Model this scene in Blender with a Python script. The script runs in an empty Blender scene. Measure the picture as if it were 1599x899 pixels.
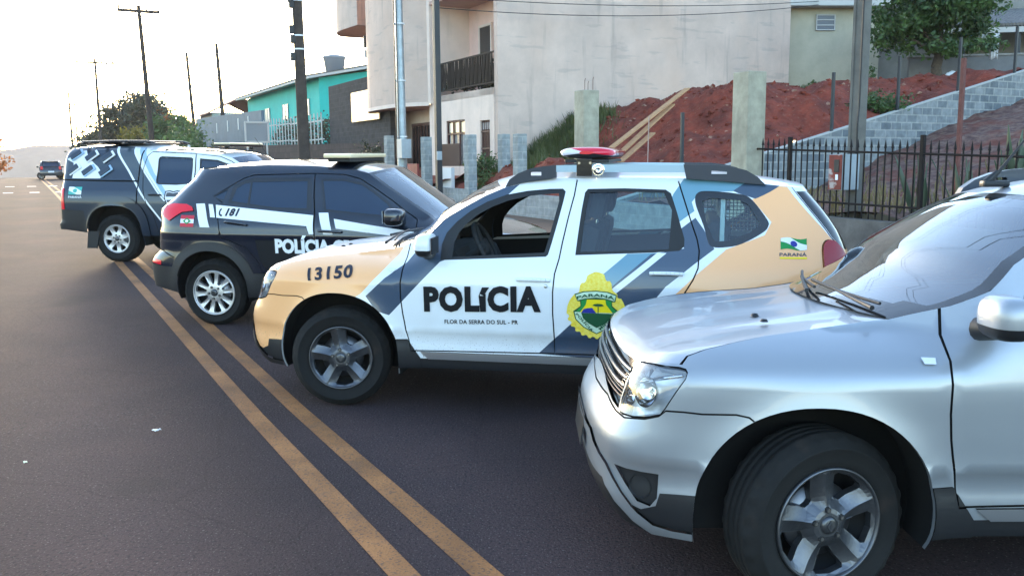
import bpy, bmesh, math, random
import numpy as np
from mathutils import Vector, Matrix
from mathutils.geometry import delaunay_2d_cdt

random.seed(7); RNG = np.random.default_rng(7)
SC = bpy.context.scene
R = math.radians

# ------------------------------------------------------------------ camera
cam_d = bpy.data.cameras.new('camera'); cam = bpy.data.objects.new('camera', cam_d)
SC.collection.objects.link(cam); SC.camera = cam
cam_d.sensor_width = 36.0; cam_d.lens = 31.07; cam_d.clip_start = .05; cam_d.clip_end = 6000
PITCH, ROLL = R(8.01), R(.445)
_f = Vector((0, math.cos(PITCH), -math.sin(PITCH))); _u = Vector((0, math.sin(PITCH), math.cos(PITCH))); _r = Vector((1, 0, 0))
_r2 = _r*math.cos(ROLL) - _u*math.sin(ROLL); _u2 = _r*math.sin(ROLL) + _u*math.cos(ROLL)
cam.matrix_world = Matrix(((_r2.x, _u2.x, -_f.x, 0), (_r2.y, _u2.y, -_f.y, 0), (_r2.z, _u2.z, -_f.z, 1.70), (0, 0, 0, 1)))

# ------------------------------------------------------------------ sky, sun, exposure
SUN_EL, SUN_AZ = R(9.0), R(-24.0)            # low sun beyond the trees at the end of the street
world = bpy.data.worlds.new('World'); SC.world = world; world.use_nodes = True
wn = world.node_tree.nodes; wl = world.node_tree.links
bg = wn['Background']
sky = wn.new('ShaderNodeTexSky'); sky.sky_type = 'NISHITA'; sky.sun_disc = False
sky.sun_elevation = SUN_EL; sky.sun_rotation = SUN_AZ
sky.air_density = 1.0; sky.dust_density = 1.2; sky.ozone_density = 1.35; sky.altitude = 600
wl.new(sky.outputs[0], bg.inputs[0]); bg.inputs[1].default_value = .15
sun_d = bpy.data.lights.new('sun', 'SUN'); sun = bpy.data.objects.new('sun', sun_d); SC.collection.objects.link(sun)
sun_d.energy = .8; sun_d.angle = R(12); sun_d.color = (1, .80, .58)
_sd = Vector((math.sin(SUN_AZ)*math.cos(SUN_EL), math.cos(SUN_AZ)*math.cos(SUN_EL), math.sin(SUN_EL)))
sun.rotation_euler = _sd.to_track_quat('Z', 'Y').to_euler()
vs = SC.view_settings; vs.view_transform = 'Standard'; vs.look = 'None'; vs.gamma = 1; vs.exposure = 2.85; vs.use_curve_mapping = False

# ------------------------------------------------------------------ materials
def lin(r, g, b):
    f = lambda c: (c/255/12.92) if c/255 <= .04045 else ((c/255+.055)/1.055)**2.4
    return (f(r), f(g), f(b))
MATS = {}
def mat(name, col, rough=.6, metal=0, coat=0, spec=.5, noise=0, nscale=8, bump=0, bscale=40, col2=None, alpha=None, trans=0, ior=1.45, emit=None, detail=6, dist=.02, thr=None, contrast=None):
    if name in MATS: return MATS[name]
    m = bpy.data.materials.new(name); m.use_nodes = True; MATS[name] = m
    nt = m.node_tree; b = nt.nodes['Principled BSDF']
    b.inputs['Base Color'].default_value = (*col, 1); b.inputs['Roughness'].default_value = rough
    b.inputs['Metallic'].default_value = metal; b.inputs['Coat Weight'].default_value = coat; b.inputs['Coat Roughness'].default_value = .04
    b.inputs['Specular IOR Level'].default_value = spec; b.inputs['IOR'].default_value = ior
    if trans: b.inputs['Transmission Weight'].default_value = trans
    if alpha is not None: b.inputs['Alpha'].default_value = alpha
    if emit: b.inputs['Emission Color'].default_value = (*emit[0], 1); b.inputs['Emission Strength'].default_value = emit[1]
    if noise or bump:
        tc = nt.nodes.new('ShaderNodeTexCoord')
        if noise:
            n = nt.nodes.new('ShaderNodeTexNoise'); n.inputs['Scale'].default_value = nscale; n.inputs['Detail'].default_value = detail
            n.inputs['Roughness'].default_value = .62
            nt.links.new(tc.outputs['Object'], n.inputs['Vector'])
            ramp = nt.nodes.new('ShaderNodeValToRGB'); lo, hi = contrast or (.3, .7)
            ramp.color_ramp.elements[0].position = lo; ramp.color_ramp.elements[1].position = hi
            c2 = col2 or tuple(c*(1-noise) for c in col); 
            ramp.color_ramp.elements[0].color = (*c2, 1); ramp.color_ramp.elements[1].color = (*(tuple(c*(1+noise*.4) for c in col) if col2 is None else col), 1)
            nt.links.new(n.outputs['Fac'], ramp.inputs[0]); nt.links.new(ramp.outputs[0], b.inputs['Base Color'])
        if bump:
            n2 = nt.nodes.new('ShaderNodeTexNoise'); n2.inputs['Scale'].default_value = bscale; n2.inputs['Detail'].default_value = 5
            nt.links.new(tc.outputs['Object'], n2.inputs['Vector'])
            bp = nt.nodes.new('ShaderNodeBump'); bp.inputs['Strength'].default_value = bump; bp.inputs['Distance'].default_value = dist
            nt.links.new(n2.outputs['Fac'], bp.inputs['Height']); nt.links.new(bp.outputs[0], b.inputs['Normal'])
    return m
def nodes_of(m): return m.node_tree.nodes, m.node_tree.links, m.node_tree.nodes['Principled BSDF']
def overlay(m, col, scale, lo, hi, detail=5, stretch=None, strength=1.0, zmask=None):
    """stains or specks: mixes a second colour over the base colour through a thresholded noise (object space)"""
    N, L, b = nodes_of(m)
    tc = N.new('ShaderNodeTexCoord'); n = N.new('ShaderNodeTexNoise'); n.inputs['Scale'].default_value = scale; n.inputs['Detail'].default_value = detail
    v = tc.outputs['Object']
    if stretch:
        mp = N.new('ShaderNodeMapping'); mp.inputs['Scale'].default_value = stretch; L.new(v, mp.inputs[0]); v = mp.outputs[0]
    L.new(v, n.inputs['Vector'])
    mr = N.new('ShaderNodeMapRange'); mr.inputs[1].default_value = lo; mr.inputs[2].default_value = hi; mr.inputs[4].default_value = strength
    L.new(n.outputs['Fac'], mr.inputs[0]); fac = mr.outputs[0]
    if zmask:                                    # (z_full, z_none): a splash line of its own on the body, in object space
        sx = N.new('ShaderNodeSeparateXYZ'); L.new(tc.outputs['Object'], sx.inputs[0])
        m2 = N.new('ShaderNodeMapRange'); m2.inputs[1].default_value = zmask[0]; m2.inputs[2].default_value = zmask[1]; m2.inputs[3].default_value = 1; m2.inputs[4].default_value = 0
        L.new(sx.outputs['Z'], m2.inputs[0]); mu = N.new('ShaderNodeMath'); mu.operation = 'MULTIPLY'; L.new(fac, mu.inputs[0]); L.new(m2.outputs[0], mu.inputs[1]); fac = mu.outputs[0]
    mix = N.new('ShaderNodeMix'); mix.data_type = 'RGBA'
    old = b.inputs['Base Color'].links[0].from_socket if b.inputs['Base Color'].links else None
    if old: L.new(old, mix.inputs[6])
    else: mix.inputs[6].default_value = b.inputs['Base Color'].default_value
    mix.inputs[7].default_value = (*col, 1); L.new(fac, mix.inputs[0]); L.new(mix.outputs[2], b.inputs['Base Color'])
    return m
def blocks(m, axis_u, bw=.40, bh=.20, mortar=.012, mcol=(.30, .29, .27), c1=None, c2=None, bump=.35):
    """a course of blocks or bricks in the plane of axis_u and z"""
    N, L, b = nodes_of(m)
    tc = N.new('ShaderNodeTexCoord'); sx = N.new('ShaderNodeSeparateXYZ'); L.new(tc.outputs['Object'], sx.inputs[0])
    cb = N.new('ShaderNodeCombineXYZ'); L.new(sx.outputs[axis_u], cb.inputs[0]); L.new(sx.outputs['Z'], cb.inputs[1])
    br = N.new('ShaderNodeTexBrick'); br.inputs['Scale'].default_value = 1; br.inputs['Brick Width'].default_value = bw; br.inputs['Row Height'].default_value = bh
    br.inputs['Mortar Size'].default_value = mortar; br.inputs['Color1'].default_value = (*c1, 1); br.inputs['Color2'].default_value = (*c2, 1); br.inputs['Mortar'].default_value = (*mcol, 1); br.inputs['Mortar Smooth'].default_value = .3
    L.new(cb.outputs[0], br.inputs['Vector'])
    n = N.new('ShaderNodeTexNoise'); n.inputs['Scale'].default_value = 6; n.inputs['Detail'].default_value = 6; L.new(tc.outputs['Object'], n.inputs['Vector'])
    mr = N.new('ShaderNodeMapRange'); mr.inputs[1].default_value = .3; mr.inputs[2].default_value = .7; mr.inputs[3].default_value = .72; mr.inputs[4].default_value = 1.12; L.new(n.outputs['Fac'], mr.inputs[0])
    mx = N.new('ShaderNodeVectorMath'); mx.operation = 'MULTIPLY'; L.new(br.outputs['Color'], mx.inputs[0]); L.new(mr.outputs[0], mx.inputs[1]); L.new(mx.outputs[0], b.inputs['Base Color'])
    bp = N.new('ShaderNodeBump'); bp.inputs['Strength'].default_value = bump; bp.inputs['Distance'].default_value = .02; bp.invert = True
    L.new(br.outputs['Fac'], bp.inputs['Height']); L.new(bp.outputs[0], b.inputs['Normal'])
    return m

# ------------------------------------------------------------------ mesh helpers
def tag(o, label=None, cat=None, group=None, kind=None):
    if label: o['label'] = label
    if cat: o['category'] = cat
    if group: o['group'] = group
    if kind: o['kind'] = kind
    return o
def empty(name, loc=(0, 0, 0), rotz=0, parent=None):
    o = bpy.data.objects.new(name, None); SC.collection.objects.link(o); o.empty_display_size = .2
    o.location = loc; o.rotation_euler = (0, 0, rotz)
    if parent: o.parent = parent
    return o
def link(name, me, parent=None, loc=None, rot=None):
    o = bpy.data.objects.new(name, me); SC.collection.objects.link(o)
    if parent: o.parent = parent
    if loc: o.location = loc
    if rot: o.rotation_euler = rot
    return o
class MB:
    """collects shapes and links them as ONE mesh object"""
    def __init__(s): s.v = []; s.f = []; s.m = []; s.sm = []; s.mats = []
    def mi(s, m):
        if m not in s.mats: s.mats.append(m)
        return s.mats.index(m)
    def add(s, v, f, m, smooth=False, M=None):
        b = len(s.v); k = s.mi(m)
        for p in v: s.v.append(tuple(M @ Vector(p)) if M is not None else tuple(p))
        for q in f: s.f.append(tuple(b+i for i in q)); s.m.append(k); s.sm.append(smooth)
        return s
    def box(s, c, d, m, bev=0, rot=None, M=None):
        hx, hy, hz = d[0]/2, d[1]/2, d[2]/2
        T = Matrix.Translation(c) @ (rot.to_4x4() if rot is not None else Matrix())
        if M is not None: T = M @ T
        if bev <= 0:
            v = [(x*hx, y*hy, z*hz) for x in (-1, 1) for y in (-1, 1) for z in (-1, 1)]
            f = [(0, 1, 3, 2), (4, 6, 7, 5), (0, 4, 5, 1), (2, 3, 7, 6), (0, 2, 6, 4), (1, 5, 7, 3)]
            return s.add(v, f, m, False, T)
        bm = bmesh.new(); bmesh.ops.create_cube(bm, size=1)
        for q in bm.verts: q.co = Vector((q.co.x*2*hx, q.co.y*2*hy, q.co.z*2*hz))
        bmesh.ops.bevel(bm, geom=bm.edges[:], offset=min(bev, .45*min(d)), segments=2, profile=.6, affect='EDGES')
        bm.verts.index_update()
        s.add([q.co[:] for q in bm.verts], [[q.index for q in f.verts] for f in bm.faces], m, False, T); bm.free(); return s
    def tube(s, p0, p1, r0, m, r1=None, seg=12, cap=True, smooth=True):
        p0, p1 = Vector(p0), Vector(p1); r1 = r0 if r1 is None else r1
        q = (p1-p0).to_track_quat('Z', 'Y').to_matrix().to_4x4(); q0 = Matrix.Translation(p0) @ q; L = (p1-p0).length
        v = []; f = []
        for i in range(seg):
            a = 2*math.pi*i/seg; v += [(r0*math.cos(a), r0*math.sin(a), 0), (r1*math.cos(a), r1*math.sin(a), L)]
        for i in range(seg): j = (i+1) % seg; f.append((2*i, 2*j, 2*j+1, 2*i+1))
        s.add(v, f, m, smooth, q0)
        if cap: s.add([v[2*i] for i in range(seg)][::-1], [tuple(range(seg))], m, False, q0); s.add([v[2*i+1] for i in range(seg)], [tuple(range(seg))], m, False, q0)
        return s
    def path(s, pts, r, m, seg=8):
        for a, b in zip(pts[:-1], pts[1:]): s.tube(a, b, r, m, seg=seg, cap=True)
        return s
    def prism(s, poly, h0, h1, m, axis='Z', M=None, smooth=False):
        """polygon (a,b) extruded from h0 to h1 along axis; axis Y: poly is (x,z); axis X: poly is (y,z)"""
        mk = {'Z': lambda a, b, h: (a, b, h), 'Y': lambda a, b, h: (a, h, b), 'X': lambda a, b, h: (h, a, b)}[axis]
        n = len(poly); v = [mk(a, b, h0) for a, b in poly]+[mk(a, b, h1) for a, b in poly]
        f = [tuple(range(n))[::-1], tuple(range(n, 2*n))]+[(i, (i+1) % n, n+(i+1) % n, n+i) for i in range(n)]
        return s.add(v, f, m, smooth, M)
    def lathe(s, prof, m, seg=48, M=None, smooth=True, axis='Z', jag=None):
        """profile of (radius, height); axis Y puts the height along y"""
        v = []; f = []; n = len(prof)
        for i in range(seg):
            a = 2*math.pi*i/seg
            for k, (r, h) in enumerate(prof):
                if jag and k in jag and (i//2) % 2: r -= jag[k]
                c, d = r*math.cos(a), r*math.sin(a); v.append((c, d, h) if axis == 'Z' else (c, h, d))
        for i in range(seg):
            j = (i+1) % seg
            for k in range(n-1): f.append((i*n+k, j*n+k, j*n+k+1, i*n+k+1))
        return s.add(v, f, m, smooth, M)
    def grid(s, P, m, smooth=True, flip=False):
        P = np.asarray(P); a, b = P.shape[:2]; f = []
        for i in range(a-1):
            for j in range(b-1):
                q = (i*b+j, i*b+j+1, (i+1)*b+j+1, (i+1)*b+j); f.append(q[::-1] if flip else q)
        return s.add(P.reshape(-1, 3).tolist(), f, m, smooth)
    def mesh(s, name):
        me = bpy.data.meshes.new(name); me.from_pydata(s.v, [], s.f)
        for m in s.mats: me.materials.append(m)
        me.polygons.foreach_set('material_index', s.m); me.polygons.foreach_set('use_smooth', s.sm); me.update(); return me
    def build(s, name, parent=None, loc=None, rot=None): return link(name, s.mesh(name), parent, loc, rot)
def fix_normals(o):
    bm = bmesh.new(); bm.from_mesh(o.data); bmesh.ops.recalc_face_normals(bm, faces=bm.faces[:]); bm.to_mesh(o.data); bm.free(); return o
def catmull(p, n=6, closed=True):
    p = [Vector(q) for q in p]; out = []; N = len(p)
    for i in range(N if closed else N-1):
        a, b, c, d = (p[(i-1) % N], p[i], p[(i+1) % N], p[(i+2) % N]) if closed else (p[max(i-1, 0)], p[i], p[i+1], p[min(i+2, N-1)])
        for k in range(n):
            t = k/n; out.append(tuple(.5*((2*b)+(c-a)*t+(2*a-5*b+4*c-d)*t*t+(3*b-a-3*c+d)*t**3)))
    if not closed: out.append(tuple(p[-1]))
    return out
def inset(poly, d):
    """shift every edge of a polygon inwards by d"""
    P = [Vector(p) for p in poly]; n = len(P); A = sum(P[i].x*P[(i+1) % n].y-P[(i+1) % n].x*P[i].y for i in range(n)); sg = 1 if A > 0 else -1; out = []
    for i in range(n):
        a = (P[i]-P[i-1]).normalized(); b = (P[(i+1) % n]-P[i]).normalized(); na = Vector((-a.y, a.x))*sg; nb = Vector((-b.y, b.x))*sg
        m = (na+nb); m = m.normalized()/max(.45, m.length/2) if m.length > 1e-6 else na; out.append(tuple(P[i]+m*d))
    return out
def inpoly(px, py, poly):
    P = np.asarray(poly, float); ins = np.zeros(len(px), bool); x1, y1 = P[:, 0], P[:, 1]; x2, y2 = np.roll(x1, -1), np.roll(y1, -1)
    for a, b, c, d in zip(x1, y1, x2, y2):
        if b == d: continue
        ins ^= ((b > py) != (d > py)) & (px < (c-a)*(py-b)/(d-b)+a)
    return ins
_font_cache = {}
def text2d(s, size, bold=0, shear=0, spacing=1.0):
    """flat outline letters -> (verts2d, faces); origin at the left end of the baseline"""
    cu = bpy.data.curves.new('letters', 'FONT'); cu.body = s; cu.size = size; cu.offset = bold; cu.shear = shear; cu.space_character = spacing; cu.resolution_u = 3
    ob = bpy.data.objects.new('letters', cu); SC.collection.objects.link(ob); bpy.context.view_layer.update()
    me = bpy.data.meshes.new_from_object(ob.evaluated_get(bpy.context.evaluated_depsgraph_get()))
    v = np.array([q.co[:2] for q in me.vertices]).reshape(-1, 2); f = [tuple(p.vertices) for p in me.polygons]
    bpy.data.objects.remove(ob); bpy.data.curves.remove(cu); bpy.data.meshes.remove(me)
    return v, f
def fit2d(v, w, h=None):
    lo, hi = v.min(0), v.max(0); s = w/(hi[0]-lo[0]); t = s if h is None else h/(hi[1]-lo[1]); return (v-lo)*np.array([s, t])
# ------------------------------------------------------------------ car bodies: one smooth side-and-ends shell in (u, z), cut into panels
def spl(xs, ys):
    xs = np.array(xs, float); ys = np.array(ys, float); h = np.diff(xs); d = np.diff(ys)/h
    m = np.zeros(len(xs)); m[0] = d[0]; m[-1] = d[-1]
    for i in range(1, len(xs)-1):
        if d[i-1]*d[i] > 0:
            w1 = 2*h[i]+h[i-1]; w2 = h[i]+2*h[i-1]; m[i] = (w1+w2)/(w1/d[i-1]+w2/d[i])
    def f(x):
        x = np.clip(np.asarray(x, float), xs[0], xs[-1]); i = np.clip(np.searchsorted(xs, x)-1, 0, len(xs)-2); t = (x-xs[i])/h[i]
        return ((1+2*t)*(1-t)**2)*ys[i]+t*(1-t)**2*h[i]*m[i]+t*t*(3-2*t)*ys[i+1]+t*t*(t-1)*h[i]*m[i+1]
    return f
class Surf:
    """u runs from the front centre round the left side to the rear centre; local axes: x rearwards from the front axle, near side at -y"""
    def __init__(s, sp):
        s.sp = sp; c = np.array(sp['contour'], float); s.u = np.concatenate([[0], np.cumsum(np.hypot(np.diff(c[:, 0]), np.diff(c[:, 1]*sp['w0'])))])
        s.U = s.u[-1]; s.fx = spl(s.u, c[:, 0]); s.fy = spl(s.u, c[:, 1]); s.W = spl(*zip(*sp['W'])); s.df = spl(*zip(*sp['df'])); s.dr = spl(*zip(*sp['dr']))
    def P(s, u, z):
        u = np.asarray(u, float); z = np.asarray(z, float); sp = s.sp; xr = s.fx(u); x0, x1 = sp['ft']; r0, r1 = sp['rt']
        x = xr+np.clip((x1-xr)/(x1-x0), 0, 1)**1.5*s.df(z)+np.clip((xr-r0)/(r1-r0), 0, 1)**1.5*s.dr(z)
        y = s.fy(u)*s.W(z); a0, a1, z0, z1, am = sp['tuck']; k = np.clip((a1-x)/(a1-a0), 0, 1); k = k*k*(3-2*k); q = np.clip((z-z0)/(z1-z0), 0, 1.05); y = y-am*k*q*q*np.clip(s.fy(u)*2, 0, 1)
        for (wx, wz, Rr, sg, am) in sp['flare']:
            r = np.hypot(x-wx, z-wz); y = y+am*np.exp(-(np.maximum(r-Rr, 0)/sg)**2)*np.clip(s.fy(u)*3-1.5, 0, 1)
        for (zc, zw, am) in sp.get('crease', []): y = y+am*np.exp(-((z-zc)/zw)**2)*np.clip(s.fy(u)*3-1.5, 0, 1)
        return np.stack([x, -y, z], -1)
    def N(s, u, z):
        e = 2e-3; a = s.P(np.clip(u+e, 0, s.U), z)-s.P(np.clip(u-e, 0, s.U), z); b = s.P(u, z+e)-s.P(u, z-e); n = np.cross(a, b)
        return n/(np.linalg.norm(n, axis=-1, keepdims=True)+1e-12)
    def uofx(s, x, z):
        us = np.linspace(0, s.U, 1500); xs = np.maximum.accumulate(s.P(us, np.full_like(us, z))[:, 0]); return float(np.interp(x, xs, us))
    def xz(s, pts): return [(s.uofx(x, z), z) for x, z in pts]
def ribbon(pl, w):
    P = [Vector(p) for p in pl]; L = []; Rr = []
    for i, p in enumerate(P):
        d = (P[min(i+1, len(P)-1)]-P[max(i-1, 0)]).normalized(); n = Vector((-d.y, d.x)); L.append(tuple(p+n*w/2)); Rr.append(tuple(p-n*w/2))
    return L+Rr[::-1]
class NM:
    """mesh with its own vertex normals"""
    def __init__(s): s.v = []; s.n = []; s.f = []; s.m = []; s.mats = []
    def add(s, v, n, f, ms, flip=False):
        b = len(s.v); s.v += [tuple(p) for p in v]; s.n += [tuple(p) for p in n]
        for q, m in zip(f, ms):
            if m not in s.mats: s.mats.append(m)
            q = tuple(b+int(i) for i in q); s.f.append(q[::-1] if flip else q); s.m.append(s.mats.index(m))
    def build(s, name, parent=None):
        me = bpy.data.meshes.new(name); me.from_pydata(s.v, [], s.f)
        for m in s.mats: me.materials.append(m)
        me.polygons.foreach_set('material_index', s.m); me.polygons.foreach_set('use_smooth', [True]*len(s.f)); me.update()
        me.normals_split_custom_set_from_vertices(s.n); return link(name, me, parent)
def shell(S, c, root):
    """cuts the shell into named panels; returns {(part, side): object}"""
    V = []; E = []
    def add(poly, closed=True, step=.06):
        n = len(poly); ids = []
        for i in range(n if closed else n-1):
            a = np.array(poly[i]); b = np.array(poly[(i+1) % n]); k = max(1, int(np.hypot(*(b-a))/step))
            for t in range(k): V.append(Vector(a+(b-a)*t/k)); ids.append(len(V)-1)
        if not closed: V.append(Vector(poly[-1])); ids.append(len(V)-1)
        for i in range(len(ids)-(0 if closed else 1)): E.append((ids[i], ids[(i+1) % len(ids)]))
    outline = c['outline']; add(outline)
    gaps = [ribbon(p, w) for p, w in c['gaps']]
    for p in c['voids']: add(p)
    for _, p in c['parts']: add(p)
    for _, p in c['paint']: add(p)
    for w in c['windows']: add(w['outer']); add(w['inner'])
    for g in gaps: add(g)
    us = np.arange(.02, S.U, .045); zs = np.arange(min(p[1] for p in outline)+.02, max(p[1] for p in outline), .045); gu, gz = np.meshgrid(us, zs); gu = gu.ravel(); gz = gz.ravel(); k = inpoly(gu, gz, outline)
    V += [Vector(p) for p in zip(gu[k], gz[k])]
    vo, _, fo, *_ = delaunay_2d_cdt(V, E, [], 0, 1e-5)
    Q = np.array([v[:] for v in vo]); F = np.array([f for f in fo if len(f) == 3]); cen = Q[F].mean(1); A = Q[F]
    area = (A[:, 1, 0]-A[:, 0, 0])*(A[:, 2, 1]-A[:, 0, 1])-(A[:, 1, 1]-A[:, 0, 1])*(A[:, 2, 0]-A[:, 0, 0]); F[area < 0] = F[area < 0][:, ::-1]
    ins = lambda p: inpoly(cen[:, 0], cen[:, 1], p)
    keep = ins(outline) & (abs(area) > 1e-10)
    for p in c['voids']: keep &= ~ins(p)
    part = np.full(len(F), 'body', dtype=object); pm = np.full(len(F), None, dtype=object); off = np.zeros(len(F))
    paint = np.full(len(F), c['base'], dtype=object)
    for m, p in c['paint']: paint[ins(p)] = m
    for nme, p in c['parts']: part[ins(p)] = nme
    for nme, m in c['partmat'].items(): pm[part == nme] = m
    for nme, m in c.get('partoff', {}).items(): off[part == nme] = m
    for g in gaps:
        k = ins(g); part[k] = 'body'; pm[k] = MATS['shut_line']; off[k] = -.010
    for w in c['windows']:
        k = ins(w['outer']); part[k] = w['parent']; pm[k] = w['seal']; off[k] = w.get('seal_off', -.002)
        k = ins(w['inner']); part[k] = '@open' if w.get('open') else '@'+w['name']+'@'+w['parent']; pm[k] = w.get('glass'); off[k] = w.get('glass_off', -.008)
    fm = np.where(pm == None, paint, pm)
    P0 = S.P(Q[:, 0], Q[:, 1]); N0 = S.N(Q[:, 0], Q[:, 1]); out = {}; merged = c['merged']; meshes = {}
    for side in (1, -1):
        fl = np.array([1, side, 1])
        for nme in sorted(set(part[keep])):
            if nme == '@open': continue
            for o in sorted(set(off[keep & (part == nme)])):
                k = keep & (part == nme) & (off == o); ids, inv = np.unique(F[k], return_inverse=True)
                key = (nme, 0 if nme in merged else side); nm = meshes.setdefault(key, NM())
                nm.add((P0[ids]+N0[ids]*o)*fl, N0[ids]*fl, inv.reshape(-1, 3), list(fm[k]), flip=side < 0)
    for key in sorted(meshes, key=lambda q: q[0].startswith('@')):
        nme, side = key
        if nme.startswith('@'):
            _, n2, par = nme.split('@'); out[(n2, par, side)] = meshes[key].build(n2, out.get((par, side)) or out.get((par, 0)))
        else: out[key] = meshes[key].build(nme, root)
    if c.get('liner'):
        nm = NM(); k = keep & (cen[:, 1] > c['liner'][0]) & np.array([not str(p).startswith('@') for p in part]) & (cen[:, 0] > c['liner'][1]) & (cen[:, 0] < c['liner'][2])
        for w in c['windows']: k &= ~ins(w['outer'])
        ids, inv = np.unique(F[k], return_inverse=True)
        for side in (1, -1):
            fl = np.array([1, side, 1]); nm.add((P0[ids]-N0[ids]*.045)*fl, -N0[ids]*fl, inv.reshape(-1, 3), [MATS['cabin_trim']]*int(k.sum()), flip=side > 0)
        out['liner'] = nm.build('interior_trim', root)
    return out
def resample(P, n):
    P = np.asarray(P, float); d = np.concatenate([[0], np.cumsum(np.linalg.norm(np.diff(P, axis=0), axis=1))]); t = np.linspace(0, d[-1], n)
    return np.stack([np.interp(t, d, P[:, k]) for k in range(P.shape[1])], 1)
def edge3d(S, uz, n):
    q = resample(uz, n); return S.P(q[:, 0], q[:, 1])
def end_curve(S, uz, ye, ts):
    """centre line of an end edge: x, z as functions of |t| from the (u, z) edge"""
    q = resample(uz, 200); P = S.P(q[:, 0], q[:, 1]); y = -P[:, 1]; o = np.argsort(y); yy = np.abs(ts)*ye
    return np.interp(yy, y[o], P[o, 0]), np.interp(yy, y[o], P[o, 2])
def top_patch(E, ts, crown, bow, p=2.4, q=2.0, front=None, rear=None, prof=None):
    n = len(E); G = np.zeros((n, len(ts), 3)); at = np.abs(ts)
    for i in range(n):
        s = i/(n-1); x = E[i, 0]-bow(s)*(1-at**q); z = E[i, 2]+crown(s)*(1-at**p)
        if front is not None: w = (1-s)**2.2; x = (1-w)*x+w*(E[i, 0]+front[0]-E[0, 0]); z = (1-w**1.5)*z+w**1.5*(E[i, 2]+front[1]-E[0, 2])
        if rear is not None: w = s**5; x = (1-w)*x+w*(E[i, 0]+rear[0]-E[-1, 0]); z = (1-w)*z+w*(E[i, 2]+rear[1]-E[-1, 2])
        if prof is not None: z = z+prof(s, at)
        G[i] = np.stack([x, ts*abs(E[i, 1]), z], 1)
    return G
def decal(S, name, parent, v, f, m, place, off=.003, side=1):
    """flat outline letters or shapes laid on the shell; place maps (n,2) to local (x, z)"""
    xz = place(np.asarray(v, float)); bm = bmesh.new(); q = [bm.verts.new((a, b, 0)) for a, b in xz]
    for k in f:
        try: bm.faces.new([q[i] for i in k])
        except ValueError: pass
    bmesh.ops.triangulate(bm, faces=bm.faces[:])
    for _ in range(5):
        long = [e for e in bm.edges if e.calc_length() > .03]
        if not long: break
        bmesh.ops.subdivide_edges(bm, edges=long, cuts=1); bmesh.ops.triangulate(bm, faces=[g for g in bm.faces if len(g.verts) > 3])
    bm.verts.index_update(); xz = np.array([p.co[:2] for p in bm.verts]); f = [[p.index for p in g.verts] for g in bm.faces]; bm.free()
    ccw = lambda k: (xz[k[1], 0]-xz[k[0], 0])*(xz[k[2], 1]-xz[k[0], 1])-(xz[k[1], 1]-xz[k[0], 1])*(xz[k[2], 0]-xz[k[0], 0]) > 0
    f = [k if ccw(k) == (side > 0) else k[::-1] for k in f]
    u = np.array([S.uofx(a, b) for a, b in xz]); P = S.P(u, xz[:, 1]); N = S.N(u, xz[:, 1]); fl = np.array([1, side, 1])
    nm = NM(); nm.add((P+N*off)*fl, N*fl, f, [m]*len(f)); return nm.build(name, parent)
def poly_fill(polys_holes, step=.03):
    """outline with holes -> triangles (flat)"""
    V = []; E = []
    for p in polys_holes:
        b = len(V); V += [Vector(q) for q in p]; E += [(b+i, b+(i+1) % len(p)) for i in range(len(p))]
    P0 = np.array(polys_holes[0]); lo = P0.min(0); hi = P0.max(0)
    gx, gy = np.meshgrid(np.arange(lo[0]+step/2, hi[0], step), np.arange(lo[1]+step/2, hi[1], step)); V += [Vector(q) for q in zip(gx.ravel(), gy.ravel())]
    vo, _, fo, *_ = delaunay_2d_cdt(V, E, [], 0, 1e-6); Q = np.array([v[:] for v in vo]); F = np.array([f for f in fo if len(f) == 3]); c = Q[F].mean(1)
    k = inpoly(c[:, 0], c[:, 1], polys_holes[0])
    for h in polys_holes[1:]: k &= ~inpoly(c[:, 0], c[:, 1], h)
    A = Q[F]; ar = (A[:, 1, 0]-A[:, 0, 0])*(A[:, 2, 1]-A[:, 0, 1])-(A[:, 1, 1]-A[:, 0, 1])*(A[:, 2, 0]-A[:, 0, 0]); F[ar < 0] = F[ar < 0][:, ::-1]
    return Q, F[k & (abs(ar) > 1e-12)]

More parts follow.
